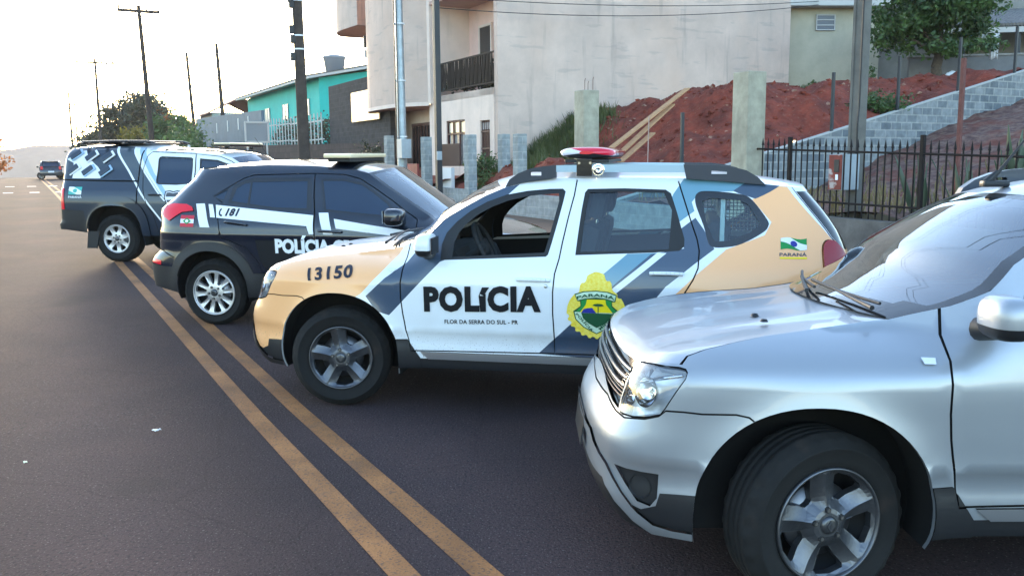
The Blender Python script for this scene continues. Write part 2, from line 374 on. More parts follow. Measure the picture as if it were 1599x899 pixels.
# ------------------------------------------------------------------ wheels
_wheel_mesh = {}
def wheel_meshes(style, Rt, Rr, wid):
    if style in _wheel_mesh: return _wheel_mesh[style]
    h = wid/2; b = MB()
    prof = [(Rr*.98, -h+.012), (Rr+.006, -h+.004), (Rr+(Rt-Rr)*.25, -h-.008), (Rr+(Rt-Rr)*.55, -h-.010), (Rr+(Rt-Rr)*.57, -h-.013), (Rr+(Rt-Rr)*.62, -h-.013), (Rr+(Rt-Rr)*.64, -h-.008), (Rt-.022, -h+.004), (Rt-.007, -h+.018), (Rt-.001, -h+.034)]
    g = []
    for k in range(4): y = -h+.05+(2*h-.1)*k/3; g += [(Rt, y-.014), (Rt, y+.014)] + ([(Rt-.009, y+.016), (Rt-.009, y+(2*h-.1)/3-.016)] if k < 3 else [])
    prof = prof+g+[(r, -y) for r, y in prof[::-1]]
    b.lathe(prof, MATS['tyre_rubber'], 112, axis='Y', jag={7: .004, 8: .009, 9: .008, len(prof)-9: .008, len(prof)-10: .008})
    tyre = b.mesh('tyre')
    alloy, dark, cap = MATS['alloy_'+style], MATS['rim_dark'], MATS['wheel_cap']
    ncut = {'duster': 5, 'creta': 10, 'amarok': 7, 'small': 5}[style]; ro = Rr*.90; V = []; E = []; wins = []
    for k in range(ncut):
        if style == 'duster': a = R(-84+72*k); shp = [(.46, -.17), (.44, 0), (.46, .17), (.62, .26), (.84, .345), (.89, .30), (.905, 0), (.89, -.30), (.84, -.345), (.62, -.26)]
        elif style == 'creta':
            a = R(-54+72*(k//2)) + (R(16.5) if k % 2 else R(-20.5)); wd = .21 if k % 2 else .165; shp = [(.40, -wd*.7), (.38, 0), (.40, wd*.7), (.85, wd*1.05), (.89, wd*.8), (.90, 0), (.89, -wd*.8), (.85, -wd*1.05)]
        else: a = R(90+360/ncut*k); w0 = math.pi/ncut; shp = [(.47, -w0*.30), (.45, 0), (.47, w0*.30), (.80, w0*.62), (.87, w0*.45), (.88, 0), (.87, -w0*.45), (.80, -w0*.62)]
        wins.append([(Rr*r*math.cos(a+d), Rr*r*math.sin(a+d)) for r, d in shp])
    circ = [(ro*1.05*math.cos(2*math.pi*i/72), ro*1.05*math.sin(2*math.pi*i/72)) for i in range(72)]
    def depth(x, y):
        r = np.hypot(x, y)/Rr; th = np.arctan2(y, x)
        d = .010+.010*np.sin(np.clip((r-.28)/.62, 0, 1)*math.pi)
        if style == 'duster':
            ph = np.abs((th-R(-48)+math.pi/5) % (2*math.pi/5)-math.pi/5); d = d-.006+.030*np.clip(ph/.42, 0, 1)*np.clip((r-.24)/.2, 0, 1)*np.clip((.97-r)/.12, 0, 1)
        return d
    for poly in [circ]+wins:
        bb = len(V); V += [Vector(p) for p in poly]; E += [(bb+i, bb+(i+1) % len(poly)) for i in range(len(poly))]
    if style == 'duster':
        for k in range(5):
            a = R(-48+72*k); bb = len(V); V += [Vector((Rr*r*math.cos(a), Rr*r*math.sin(a))) for r in (.30, .5, .7, .9)]; E += [(bb, bb+1), (bb+1, bb+2), (bb+2, bb+3)]
    for r in np.linspace(.06, .93, 13): V += [Vector((Rr*r*math.cos(t), Rr*r*math.sin(t))) for t in np.linspace(0, 2*math.pi, int(18+70*r), endpoint=False)]
    vo, _, fo, *_ = delaunay_2d_cdt(V, E, [], 0, 1e-6); Q = np.array([v[:] for v in vo]); F = [f for f in fo if len(f) == 3]; c = Q[np.array(F)].mean(1)
    k = np.hypot(c[:, 0], c[:, 1]) < ro*1.05
    for w in wins: k &= ~inpoly(c[:, 0], c[:, 1], w)
    b = MB(); y0 = -h-.002 if style != 'small' else -h+.01
    D = depth(Q[:, 0], Q[:, 1]); b.add([(x, y0+d, z) for (x, z), d in zip(Q, D)], [f for f, q in zip(F, k) if q], alloy, style != 'duster')
    for w in wins:
        n = len(w); W2 = np.array(w); dd = depth(W2[:, 0], W2[:, 1]); sh = .93
        b.add([(x, y0+d, z) for (x, z), d in zip(w, dd)]+[(x, y0+d+.035, z) for (x, z), d in zip(w, dd)], [(i, (i+1) % n, n+(i+1) % n, n+i) for i in range(n)], alloy, False)
    b.lathe([(ro*1.05, y0+float(depth(np.array([ro*1.05]), np.array([0.]))[0])), (Rr*.955, y0-.004), (Rr*.985, y0-.006), (Rr*1.0, y0+.002), (Rr*.99, y0+.012)], alloy, 72, axis='Y')
    b.lathe([(Rr*.95, y0+.01), (Rr*.93, y0+.16), (0.02, y0+.17)], dark, 48, axis='Y')
    b.lathe([(.02, y0+.075), (Rr*.66, y0+.075), (Rr*.66, y0+.09)], MATS['brake_disc'], 48, axis='Y')
    nl = 6 if style == 'amarok' else 5
    for i in range(nl):
        a = R(90+360/nl*i) if style != 'duster' else R(-48+72*i+0); rr = Rr*.265; b.tube((rr*math.cos(a), y0+.016, rr*math.sin(a)), (rr*math.cos(a), y0+.001, rr*math.sin(a)), Rr*.055, dark, seg=10)
        b.tube((rr*math.cos(a), y0+.016, rr*math.sin(a)), (rr*math.cos(a), y0-.003, rr*math.sin(a)), Rr*.032, MATS['bolt'], seg=6)
    b.lathe([(Rr*.16, y0+.008), (Rr*.15, y0-.004), (Rr*.10, y0-.008), (0, y0-.009)], cap, 24, axis='Y')
    if style == 'duster':
        d = Rr*.10; b.prism([(0, d), (d*.72, 0), (0, -d), (-d*.72, 0)], y0-.012, y0-.007, alloy, 'Y'); d *= .5; b.prism([(0, d), (d*.6, 0), (0, -d), (-d*.6, 0)], y0-.0135, y0-.011, cap, 'Y')
    elif style == 'creta': b.prism([(Rr*.10*math.cos(t), Rr*.06*math.sin(t)) for t in np.linspace(0, 2*math.pi, 16, endpoint=False)], y0-.012, y0-.008, MATS['rim_dark'], 'Y')
    rim = b.mesh('rim'); _wheel_mesh[style] = (tyre, rim); return tyre, rim
def wheels(root, style, Rt, Rr, wid, xs, ytrack, steer=0, xoff=0):
    tyre, rim = wheel_meshes(style, Rt, Rr, wid)
    for k, x in enumerate(xs):
        for sd in (-1, 1):
            w = empty('wheel', (x+(xoff if k == 0 else 0), sd*ytrack, Rt-.006), (0 if sd < 0 else math.pi)+(steer if k == 0 else 0), root)
            link('tyre', tyre, w); link('rim', rim, w, rot=(0, R(23*k+11*(sd+1)), 0))
def arch_poly(S, cx, cz, Rr, z0, ex=2.15, n=36, wx=1.0):
    out = []
    for i in range(n+1):
        t = math.pi*(1.16*i/n-.08); c, s = math.cos(t), math.sin(t); x = cx-Rr*wx*math.copysign(abs(c)**(2/ex), c); z = cz+Rr*math.copysign(abs(s)**(2/ex), s); out.append((x, z))
    return out
def wells(S, root, archs, m, lip, yin=.60):
    for a in archs:
        for side in (1, -1): b = MB(); well(S, b, a, m, lip, yin, (side,)); b.build('wheel_housing', root)
def well(S, b, arch, m, lip, yin=.60, sides=(1, -1)):
    """wheel housing: a painted return lip, then a dark liner going inwards; both sides"""
    q = resample(arch, 50)
    for side in sides:
        P = np.array([S.P(S.uofx(x, z), z) for x, z in q]); P = P*np.array([1, side, 1]); A = P.copy(); A[:, 1] -= -side*.022*1.0; B = P.copy(); B[:, 1] = -side*yin
        C = A.copy(); c = q.mean(0); C[:, 0] = c[0]+(A[:, 0]-c[0])*1.02; C[:, 2] = c[1]+(A[:, 2]-c[1])*1.02; B2 = B.copy(); B2[:, 0] = C[:, 0]; B2[:, 2] = C[:, 2]
        b.grid(np.stack([P, A]), lip); b.grid(np.stack([A, C, B2]), m)
        b.add([tuple(p) for p in B2]+[(c[0], -side*yin, .25)], [tuple(range(len(B2)+1))], m)
def mirror_part(root, c, dims, shell_m, low_m, foot, side, body_m=None):
    """door mirror: rounded housing with a dark lower half, a foot and a mirror plate facing rearwards"""
    b = MB(); n, k = 22, 14; P = np.zeros((k+1, n+1, 3))
    for i in range(k+1):
        v = -math.pi/2+math.pi*i/k
        for j in range(n+1):
            u = 2*math.pi*j/n; sp = lambda a, e: math.copysign(abs(a)**e, a)
            P[i, j] = (sp(math.cos(v), .55)*sp(math.cos(u), .6)*dims[0]/2, sp(math.cos(v), .55)*sp(math.sin(u), .7)*dims[1]/2, sp(math.sin(v), .7)*dims[2]/2)
            if P[i, j, 0] > 0: P[i, j, 0] *= .45
    cut = k*3//8 + 1
    b.grid(P[cut:], shell_m, flip=True); b.grid(P[:cut+1]*np.array([1.01, 1.01, 1.0]), low_m, flip=True)
    o = b.build('mirror', root, (c[0], side*c[1], c[2])); m = MB()
    m.tube((0.02, 0, -dims[2]*.30), (foot[0]-c[0], side*(foot[1]-c[1]), foot[2]-c[2]), .030, low_m, .045); m.build('mirror_arm', o)
    g = MB(); g.box((dims[0]*.235, 0, 0), (.006, dims[1]*.8, dims[2]*.72), MATS['mirror_glass'], .002); g.build('mirror_glass', o); return o
def door_handle(S, parent, x0, x1, z, m, side=1, z1=None):
    b = MB(); z1 = z if z1 is None else z1; n = 9; q = [(x0+(x1-x0)*i/(n-1), z+(z1-z)*i/(n-1)) for i in range(n)]
    P = np.array([S.P(S.uofx(x, zz), zz) for x, zz in q])*np.array([1, side, 1]); N = np.array([S.N(S.uofx(x, zz), zz) for x, zz in q])*np.array([1, side, 1])
    for i in range(n-1):
        w = lambda k: .036*math.sin(math.pi*(k+.35)/(n-.3))**.5
        b.tube(P[i]+N[i]*w(i), P[i+1]+N[i+1]*w(i+1), .013, m, seg=10)
    return b.build('door_handle', parent)
# ------------------------------------------------------------------ vehicle materials
flake = lambda m: m
mat('shut_line', (.006, .006, .007), .9); mat('rubber_seal', (.012, .013, .015), .55); mat('black_plastic', (.013, .014, .017), .5, bump=.08, bscale=400, dist=.002)
mat('gloss_black', (.012, .013, .015), .12, coat=.6); mat('cabin_trim', (.028, .03, .034), .8); mat('seat_cloth', (.035, .038, .045), .9, bump=.1, bscale=300, dist=.002); mat('wheel_well', (.012, .012, .013), .95)
mat('tyre_rubber', (.0075, .0075, .008), .88, noise=.35, nscale=14, bump=.12, bscale=160, dist=.003); overlay(MATS['tyre_rubber'], lin(92, 74, 62), 6, .58, .82, strength=.22)
mat('rim_dark', (.015, .015, .017), .6); mat('brake_disc', (.20, .20, .21), .4, 1); mat('bolt', (.25, .25, .26), .4, 1); mat('wheel_cap', (.10, .105, .115), .35, .8)
mat('alloy_duster', (.135, .14, .155), .40, .8, noise=.35, nscale=9); mat('alloy_creta', (.56, .57, .60), .36, .8); mat('alloy_amarok', (.50, .51, .54), .38, .8); mat('alloy_small', (.4, .4, .42), .4, .8)
mat('mirror_glass', (.6, .62, .65), .03, 1); mat('chrome', (.75, .76, .78), .10, 1); mat('silver_trim', (.50, .52, .55), .30, .85)
mat('police_white', (.74, .77, .79), .28, 0, .7); mat('police_beige', lin(244, 180, 124), .34, 0, .6); mat('police_slate', lin(58, 74, 94), .30, 0, .6); mat('police_teal', lin(100, 142, 160), .30, 0, .6)
for k in ('police_white', 'police_beige', 'police_slate', 'police_teal'):
    overlay(MATS[k], lin(120, 96, 78), 3.5, .50, .80, strength=.30, zmask=(.42, .75)); overlay(MATS[k], lin(96, 78, 66), 120, .625, .68, detail=2, strength=.6, zmask=(.44, .60))
mat('grille_trim', (.10, .105, .115), .25, .8); mat('mirror_shell', (.72, .75, .77), .28, 0, .7); mat('silver_paint', (.34, .365, .40), .40, .55, .55, bump=.02, bscale=900, dist=.001); overlay(MATS['silver_paint'], lin(110, 92, 80), 2.6, .52, .85, strength=.22, zmask=(.45, .9))
mat('black_paint', (.005, .010, .022), .22, .15, 1.0); overlay(MATS['black_paint'], lin(96, 84, 70), 3, .50, .85, strength=.16, zmask=(.45, .85))
mat('pickup_dark', (.014, .026, .046), .30, .2, .7); overlay(MATS['pickup_dark'], lin(100, 88, 76), 3, .5, .85, strength=.18, zmask=(.5, 1.0)); mat('pickup_slate', lin(62, 74, 84), .35, 0, .5); mat('pickup_pale', lin(150, 180, 205), .35, 0, .5)
mat('decal_white', (.78, .80, .82), .45); mat('decal_black', (.010, .011, .014), .5, spec=.2); mat('decal_navy', lin(28, 30, 44), .5); mat('decal_red', lin(190, 40, 60), .5); mat('decal_green', lin(6, 136, 60), .5); mat('decal_dark_green', lin(8, 78, 44), .5)
mat('decal_yellow', lin(240, 214, 10), .5); mat('decal_gold', lin(232, 196, 20), .5, noise=.5, nscale=60, col2=lin(240, 226, 110)); mat('decal_pale', lin(200, 226, 196), .5); mat('decal_blue', lin(34, 44, 140), .5); mat('decal_grey', lin(70, 74, 84), .5); mat('decal_teal', lin(70, 170, 160), .5)
mat('lamp_red', lin(226, 22, 44), .18, 0, .25); mat('lamp_dark_red', lin(150, 10, 26), .18, 0, .25); mat('lamp_clear', (.78, .80, .82), .25, .3, .5); mat('lamp_chrome', (.8, .8, .82), .12, 1); mat('beacon_red', lin(210, 10, 46), .15, 0, .9); mat('beacon_white', (.70, .68, .74), .2, 0, .8); mat('beacon_cream', lin(232, 212, 172), .3, 0, .5)
mat('dark_glass', (.006, .020, .048), .03, 0, .6, spec=.5); mat('plate_grey', lin(170, 172, 176), .5, noise=.35, nscale=60)
def thin_glass(name, tint, refl=.09):
    m = bpy.data.materials.new(name); m.use_nodes = True; MATS[name] = m; N = m.node_tree.nodes; L = m.node_tree.links; N.clear()
    o = N.new('ShaderNodeOutputMaterial'); t = N.new('ShaderNodeBsdfTransparent'); t.inputs[0].default_value = (*tint, 1); g = N.new('ShaderNodeBsdfGlossy'); g.inputs['Roughness'].default_value = .02; g.inputs[0].default_value = (.95, .97, 1, 1)
    f = N.new('ShaderNodeFresnel'); f.inputs[0].default_value = 1.62; mx = N.new('ShaderNodeMixShader'); ad = N.new('ShaderNodeMath'); ad.operation = 'MULTIPLY_ADD'; ad.inputs[1].default_value = 1.0; ad.inputs[2].default_value = refl; ad.use_clamp = True
    L.new(f.outputs[0], ad.inputs[0]); L.new(ad.outputs[0], mx.inputs[0]); L.new(t.outputs[0], mx.inputs[1]); L.new(g.outputs[0], mx.inputs[2]); L.new(mx.outputs[0], o.inputs[0]); return m
thin_glass('clear_glass', (.66, .84, .86), .02); thin_glass('screen_glass', (.46, .60, .61), .13); thin_glass('lens_glass', (.92, .95, .97), .04)

DUSTER = dict(
 contour=[(-.795, 0), (-.793, .22), (-.78, .46), (-.742, .69), (-.66, .83), (-.51, .91), (-.30, .957), (0, .985), (.5, 1.0), (2.2, 1.0), (2.7, .995), (3.0, .98), (3.19, .945), (3.33, .875), (3.41, .76), (3.455, .5), (3.475, .22), (3.48, 0)],
 w0=.88, tuck=(.25, .72, .90, 1.06, .21),
 W=[(.18, .74), (.25, .80), (.32, .835), (.40, .848), (.55, .862), (.75, .878), (.88, .885), (.96, .875), (1.04, .855), (1.10, .828), (1.2, .785), (1.3, .742), (1.4, .70), (1.5, .652), (1.56, .615), (1.62, .56), (1.7, .45)],
 df=[(.18, .20), (.25, .08), (.32, .02), (.42, -.02), (.60, -.02), (.66, .0), (.74, .05), (.85, .09), (.95, .16), (1.02, .24), (1.1, .33), (1.7, .45)],
 dr=[(.18, -.12), (.3, -.02), (.45, 0), (.62, 0), (.72, -.02), (.85, -.02), (.98, -.02), (1.1, -.03), (1.25, -.09), (1.4, -.20), (1.55, -.34), (1.7, -.46)],
 ft=(-.795, -.15), rt=(2.75, 3.475), flare=[(0, .343, .40, .10, .030), (2.673, .343, .40, .10, .030)], crease=[(.565, .02, .006), (.50, .05, -.010)])
CRETA = dict(
 contour=[(-.85, 0), (-.845, .22), (-.815, .46), (-.75, .67), (-.64, .81), (-.50, .895), (-.30, .95), (0, .985), (.5, 1.0), (2.2, 1.0), (2.6, .985), (2.9, .955), (3.1, .92), (3.25, .86), (3.36, .76), (3.43, .5), (3.455, .22), (3.46, 0)],
 w0=.88, tuck=(.2, .95, .92, 1.13, .15),
 W=[(.18, .74), (.25, .80), (.32, .835), (.40, .852), (.55, .866), (.75, .878), (.90, .885), (1.02, .875), (1.10, .85), (1.18, .805), (1.28, .755), (1.38, .71), (1.48, .665), (1.55, .625), (1.62, .56), (1.7, .45)],
 df=[(.18, .20), (.25, .10), (.32, .04), (.42, 0), (.60, 0), (.66, .02), (.74, .05), (.85, .085), (.95, .12), (1.02, .18), (1.1, .28), (1.7, .4)],
 dr=[(.18, -.12), (.3, -.02), (.45, 0), (.62, .01), (.70, -.04), (.76, -.11), (.9, -.12), (1.04, -.14), (1.18, -.12), (1.28, -.24), (1.39, -.36), (1.53, -.52), (1.7, -.6)],
 ft=(-.85, -.15), rt=(2.2, 3.46), flare=[(0, .345, .40, .10, .030), (2.59, .345, .40, .10, .030)], crease=[(.93, .02, .008)])
AMAROK = dict(
 contour=[(-.90, 0), (-.895, .22), (-.865, .46), (-.80, .67), (-.68, .81), (-.52, .895), (-.30, .95), (0, .985), (.5, 1.0), (2.2, 1.0), (3.3, .985), (3.8, .965), (4.0, .95), (4.08, .92), (4.125, .85), (4.14, .6), (4.145, .3), (4.145, 0)],
 w0=.93, tuck=(.2, .95, 1.0, 1.25, .15),
 W=[(.3, .84), (.42, .89), (.55, .92), (.75, .935), (.95, .94), (1.05, .93), (1.15, .905), (1.22, .87), (1.35, .81), (1.5, .745), (1.65, .70), (1.74, .66), (1.80, .60), (1.88, .45)],
 df=[(.3, .10), (.42, .02), (.55, 0), (.75, 0), (.95, .06), (1.05, .12), (1.2, .3), (1.8, .4)], dr=[(.3, -.02), (.45, 0), (.62, 0), (.66, -.05), (1.15, -.06), (1.3, -.06), (1.6, -.05), (1.86, -.12), (1.95, -.2)],
 ft=(-.90, -.15), rt=(3.5, 4.145), flare=[(0, .38, .43, .08, .04), (3.095, .38, .43, .08, .04)])

# ------------------------------------------------------------------ road heights and placing
ED, EN = Vector((-.481, .8767)), Vector((.8767, .481))           # along the street / across it to the right
def zr(d):
    if d < 6: return 0.0
    if d < 88: return .95*(1-math.exp(-(d-6)/55))
    z0 = .95*(1-math.exp(-82/55)); s = min(d-88, 75); return max(z0-.0004*s*s-(max(0, d-163)*.06), -9)
def rd(d, n, z=0.0): return Vector((ED.x*d+EN.x*n, ED.y*d+EN.y*n, z))
ROADROT = math.atan2(EN.y, EN.x)                                   # local x = across, local y = along
def on_road(o, x, y, yaw, roll=0, dz=0):
    d = x*ED.x+y*ED.y; g = (zr(d+1)-zr(d-1))/2; nrm = Vector((-g*ED.x, -g*ED.y, 1)).normalized()
    q = Vector((0, 0, 1)).rotation_difference(nrm).to_matrix().to_4x4()
    o.matrix_world = Matrix.Translation((x, y, zr(d)+dz)) @ q @ Matrix.Rotation(yaw, 4, 'Z') @ Matrix.Rotation(roll, 4, 'X'); return o

def seat(root, x, y, m, w=.50, z=.55, name='seat', head=True):
    b = MB(); b.box((x, y, z), (.52, w, .20), m, .06); b.box((x+.33, y, z+.40), (.17, w*.94, .70), m, .07, Matrix.Rotation(R(14), 3, 'Y'))
    if head: b.box((x+.45, y, z+.86), (.11, .27, .19), m, .045, Matrix.Rotation(R(10), 3, 'Y')); b.tube((x+.43, y-.05, z+.70), (x+.45, y-.05, z+.8), .007, MATS['chrome']); b.tube((x+.43, y+.05, z+.70), (x+.45, y+.05, z+.8), .007, MATS['chrome'])
    return b.build(name, root)
def underbody(root, prof, y, m):
    b = MB(); b.prism(prof, -y, y, m, 'Y'); return b.build('underbody', root)
def plate(root, c, sgn, m=None):
    b = MB(); b.box((0, 0, 0), (.006, .40, .13), m or MATS['plate_grey'], .002); b.box((-.001*sgn, 0, 0), (.005, .412, .142), MATS['black_plastic'], .002); return b.build('license_plate', root, c, (0, R(7)*sgn, 0))
def rail_part(root, polys, y0, y1, mats_, name='roof_rail'):
    for s in (-1, 1):
        o = None
        b = MB()
        for poly, m in zip(polys, mats_): b.prism(poly, s*y0, s*y1, m, 'Y')
        fix_normals(b.build(name, root))

def make_duster(kind, label, x, y, yaw, steer, xoff):
    S = Surf(DUSTER); U = S.U; pol = kind == 'police'; root = empty('patrol_suv' if pol else 'silver_suv'); base = MATS['police_white'] if pol else MATS['silver_paint']
    tag(root, label, 'police car' if pol else 'car')
    front_top = [(0, .932), (.27, .931), (.44, .931), (.572, .934), (.66, .943), (.781, .948), (.863, .951)]
    hood_xz = [(-.459, .978), (-.387, 1.002), (-.288, 1.022), (-.152, 1.043), (.129, 1.070), (.345, 1.100)]
    pil_xz = [(.53, 1.165), (.655, 1.228), (.75, 1.322), (.89, 1.407), (1.02, 1.479), (1.14, 1.53)]; roof_xz = [(1.25, 1.562), (1.5, 1.597), (1.95, 1.603), (2.36, 1.60), (2.65, 1.585), (2.86, 1.566), (3.04, 1.545)]
    HE = [front_top[-1]]+S.xz(hood_xz); PE = [HE[-1]]+S.xz(pil_xz); RE = [PE[-1]]+S.xz(roof_xz); rear_top = [RE[-1], (RE[-1][0]+.25, 1.548), (U-.6, 1.555), (U-.3, 1.56), (U, 1.562)]
    bottom = [(0, .27), (.75, .265), (1.10, .27), (1.3, .28), (1.9, .30), (S.uofx(2.2, .31), .31), (S.uofx(3.1, .32), .33), (U-.7, .36), (U, .37)]
    top = front_top+HE[1:]+PE[1:]+RE[1:]+rear_top[1:]
    fa, ra = arch_poly(S, 0, .37, .445, 0), arch_poly(S, 2.673, .37, .445, 0)
    void = lambda a: [(S.uofx(p, q), q) for p, q in a]+[(S.uofx(a[-1][0], .2), .12), (S.uofx(a[0][0], .2), .12)]
    fd = S.xz([(.50, 1.175), (.485, 1.06), (.475, .90), (.475, .79), (.485, .69), (.505, .57), (.535, .425), (1.0, .435), (1.53, .445), (1.53, .563), (1.52, .72), (1.52, .863), (1.53, .984), (1.555, 1.08), (1.57, 1.183), (1.60, 1.348), (1.63, 1.488), (1.64, 1.588), (1.45, 1.572), (1.25, 1.53), (1.13, 1.485), (1.0, 1.425), (.86, 1.345), (.76, 1.265), (.68, 1.195), (.58, 1.16)])
    rdr = S.xz([(1.535, .445), (2.15, .452), (2.19, .60), (2.25, .74), (2.36, .865), (2.42, .966), (2.45, 1.04), (2.455, 1.146), (2.44, 1.217), (2.40, 1.324), (2.35, 1.469), (2.31, 1.583), (1.645, 1.588), (1.635, 1.488), (1.605, 1.348), (1.575, 1.183), (1.56, 1.08), (1.535, .984), (1.525, .863), (1.525, .72), (1.535, .563)])
    fw = S.xz([(.75, 1.055), (.75, 1.157), (.775, 1.232), (.84, 1.307), (.93, 1.379), (1.04, 1.441), (1.17, 1.488), (1.31, 1.514), (1.46, 1.528), (1.55, 1.53), (1.57, 1.511), (1.56, 1.45), (1.53, 1.311), (1.50, 1.182), (1.48, 1.105), (1.465, 1.091), (1.11, 1.073)])
    fwi = S.xz([(.83, 1.078), (.835, 1.17), (.86, 1.235), (.91, 1.295), (.98, 1.355), (1.08, 1.41), (1.19, 1.452), (1.32, 1.48), (1.45, 1.495), (1.525, 1.50), (1.53, 1.45), (1.50, 1.311), (1.47, 1.182), (1.455, 1.118), (1.11, 1.095)])
    rw = S.xz([(1.66, 1.105), (1.67, 1.238), (1.685, 1.395), (1.70, 1.506), (1.718, 1.529), (1.96, 1.535), (2.23, 1.528), (2.265, 1.505), (2.31, 1.378), (2.36, 1.217), (2.36, 1.172), (2.33, 1.145), (2.16, 1.13)])
    rwi = S.xz([(1.69, 1.127), (1.70, 1.24), (1.712, 1.39), (1.73, 1.508), (1.96, 1.513), (2.22, 1.508), (2.275, 1.396), (2.262, 1.155), (2.0, 1.140)])
    qw = S.xz(catmull([(2.42, 1.477), (2.435, 1.508), (2.48, 1.521), (2.61, 1.515), (2.725, 1.498), (2.775, 1.472), (2.83, 1.408), (2.88, 1.336), (2.882, 1.308), (2.86, 1.274), (2.78, 1.224), (2.69, 1.184), (2.60, 1.170), (2.54, 1.172), (2.51, 1.199), (2.48, 1.297), (2.43, 1.42)], 3))
    qwi = S.xz([(2.465, 1.455), (2.52, 1.477), (2.70, 1.464), (2.755, 1.439), (2.825, 1.33), (2.82, 1.306), (2.765, 1.262), (2.63, 1.212), (2.555, 1.206), (2.535, 1.235), (2.50, 1.316)])
    seam = [(0, .725), (.375, .742), (.57, .722), (.66, .716), (.767, .733), (.825, .752), (.849, .776), (.922, .778), (1.0, .775), (1.132, .78), (1.182, .772), (1.234, .734)]
    bump_f = seam+[(1.32, .55), (1.32, .2), (0, .2)]
    hl = catmull([(.585, .926), (.70, .936), (.852, .940), (.885, .936), (.896, .927), (.896, .905), (.842, .782), (.826, .756), (.769, .740), (.70, .730), (.640, .726), (.605, .729), (.578, .776), (.576, .855)], 1)
    grille = [(0, .912), (.095, .912), (.339, .916), (.568, .925), (.560, .85), (.560, .775), (.582, .733), (.47, .742), (.362, .757), (.177, .782), (0, .79)]
    fog = [(.675, .526), (.873, .521), (.868, .425), (.84, .387), (.79, .400)]
    low_f = [(0, .44), (.60, .44), (.69, .40), (.74, .385), (.80, .368), (.862, .392), (.878, .446), (1.20, .470), (1.20, .2), (0, .2)]
    lipp = [(0, .60), (.40, .60), (.47, .565), (.63, .515), (.72, .425), (.785, .355), (.835, .312), (.907, .300), (1.04, .303), (1.04, .262), (.907, .255), (.815, .262), (.745, .312), (.68, .378), (.60, .455), (.44, .50), (.36, .56), (0, .56)]
    cheek = S.xz([(.36, .505), (.51, .505), (.60, .37), (.62, .25), (.36, .25)]); cheek_r = S.xz([(2.0, .40), (2.3, .40), (2.3, .25), (2.0, .25)])
    bump_r = S.xz([(3.02, .70), (3.2, .72)])+[(S.uofx(3.35, .72), .74), (U-.5, .74), (U, .74), (U, .2), (S.uofx(2.9, .3), .2), (S.uofx(3.0, .5), .5)]; low_r = S.xz([(2.95, .47), (3.2, .46)])+[(U-.6, .46), (U, .46), (U, .2), (S.uofx(2.9, .3), .2)]
    tail = catmull([(4.733, 1.218), (4.695, 1.187), (4.679, 1.133), (4.678, 1.033), (4.69, .93), (4.72, .845), (4.79, .81), (4.87, .84), (4.90, .93), (4.90, 1.03), (4.88, 1.13), (4.84, 1.19), (4.785, 1.217)], 2)
    tg = [(4.63, 1.55), (4.69, 1.44), (4.738, 1.345), (4.79, 1.235), (4.86, 1.16), (4.915, 1.05), (4.925, .9), (4.93, .745), (U, .745), (U, 1.58), (4.63, 1.58)]
    rwin_o = [(4.66, 1.52), (4.70, 1.44), (4.748, 1.345), (4.80, 1.235), (4.87, 1.165), (4.95, 1.15), (5.2, 1.15), (U, 1.14), (U, 1.52), (5.0, 1.52)]; rwin_i = [(4.95, 1.46), (4.99, 1.34), (5.06, 1.22), (5.25, 1.18), (U, 1.17), (U, 1.49), (5.1, 1.485)]
    sill_low = S.xz([(.60, .372), (2.06, .377), (2.3, .25), (.60, .25)]); sill = S.xz([(.60, .42), (1.3, .425), (2.02, .43), (2.06, .375), (.66, .37)])
    C = dict(outline=bottom+top[::-1], voids=[void(fa), void(ra)], base=base, merged={'body', 'front_bumper', 'rear_bumper', 'grille', 'tailgate', 'bumper_lip', 'lower_bumper', 'rear_skirt'},
        parts=[('front_bumper', bump_f), ('rear_bumper', bump_r), ('tailgate', tg), ('front_door', fd), ('rear_door', rdr), ('lower_bumper', low_f), ('fog_lamp_bezel', fog), ('bumper_lip', lipp), ('rear_skirt', low_r), ('grille', grille), ('headlight', hl), ('tail_light', tail), ('wheel_cheek', cheek), ('rear_wheel_cheek', cheek_r), ('side_step', sill), ('side_skirt', sill_low)],
        partmat={'lower_bumper': MATS['black_plastic'], 'rear_skirt': MATS['black_plastic'], 'side_skirt': MATS['black_plastic'], 'rear_wheel_cheek': MATS['black_plastic'], 'fog_lamp_bezel': MATS['police_beige'] if pol else MATS['black_plastic'], 'bumper_lip': MATS['silver_paint'] if not pol else MATS['black_plastic'], 'grille': MATS['gloss_black'], 'headlight': MATS['lens_glass'], 'tail_light': MATS['lamp_dark_red'], 'wheel_cheek': MATS['black_plastic'], 'side_step': MATS['silver_trim']},
        partoff={'bumper_lip': .012, 'tail_light': .012, 'side_step': .012, 'wheel_cheek': .006, 'fog_lamp_bezel': 0 if pol else -.012, 'grille': -.02, 'headlight': .002},
        windows=[dict(name='window_glass', parent='front_door', outer=fw, inner=fwi, open=pol, seal=MATS['rubber_seal'], glass=MATS['clear_glass']), dict(name='window_glass', parent='rear_door', outer=rw, inner=rwi, seal=MATS['rubber_seal'], glass=MATS['clear_glass']),
                 dict(name='quarter_window', parent='body', outer=qw, inner=qwi, seal=MATS['gloss_black'], glass=MATS['clear_glass']), dict(name='rear_window', parent='tailgate', outer=rwin_o, inner=rwin_i, seal=MATS['gloss_black'], glass=MATS['dark_glass'])],
        gaps=[(fd[:18], .009), (rdr[:12], .009), (seam, .007), (tg[:8], .010), (hl+[hl[0]], .007), ([(4.925, .745), (U, .745)], .009), (tail+[tail[0]], .006)], paint=[], liner=(.50, 1.9, 4.7))
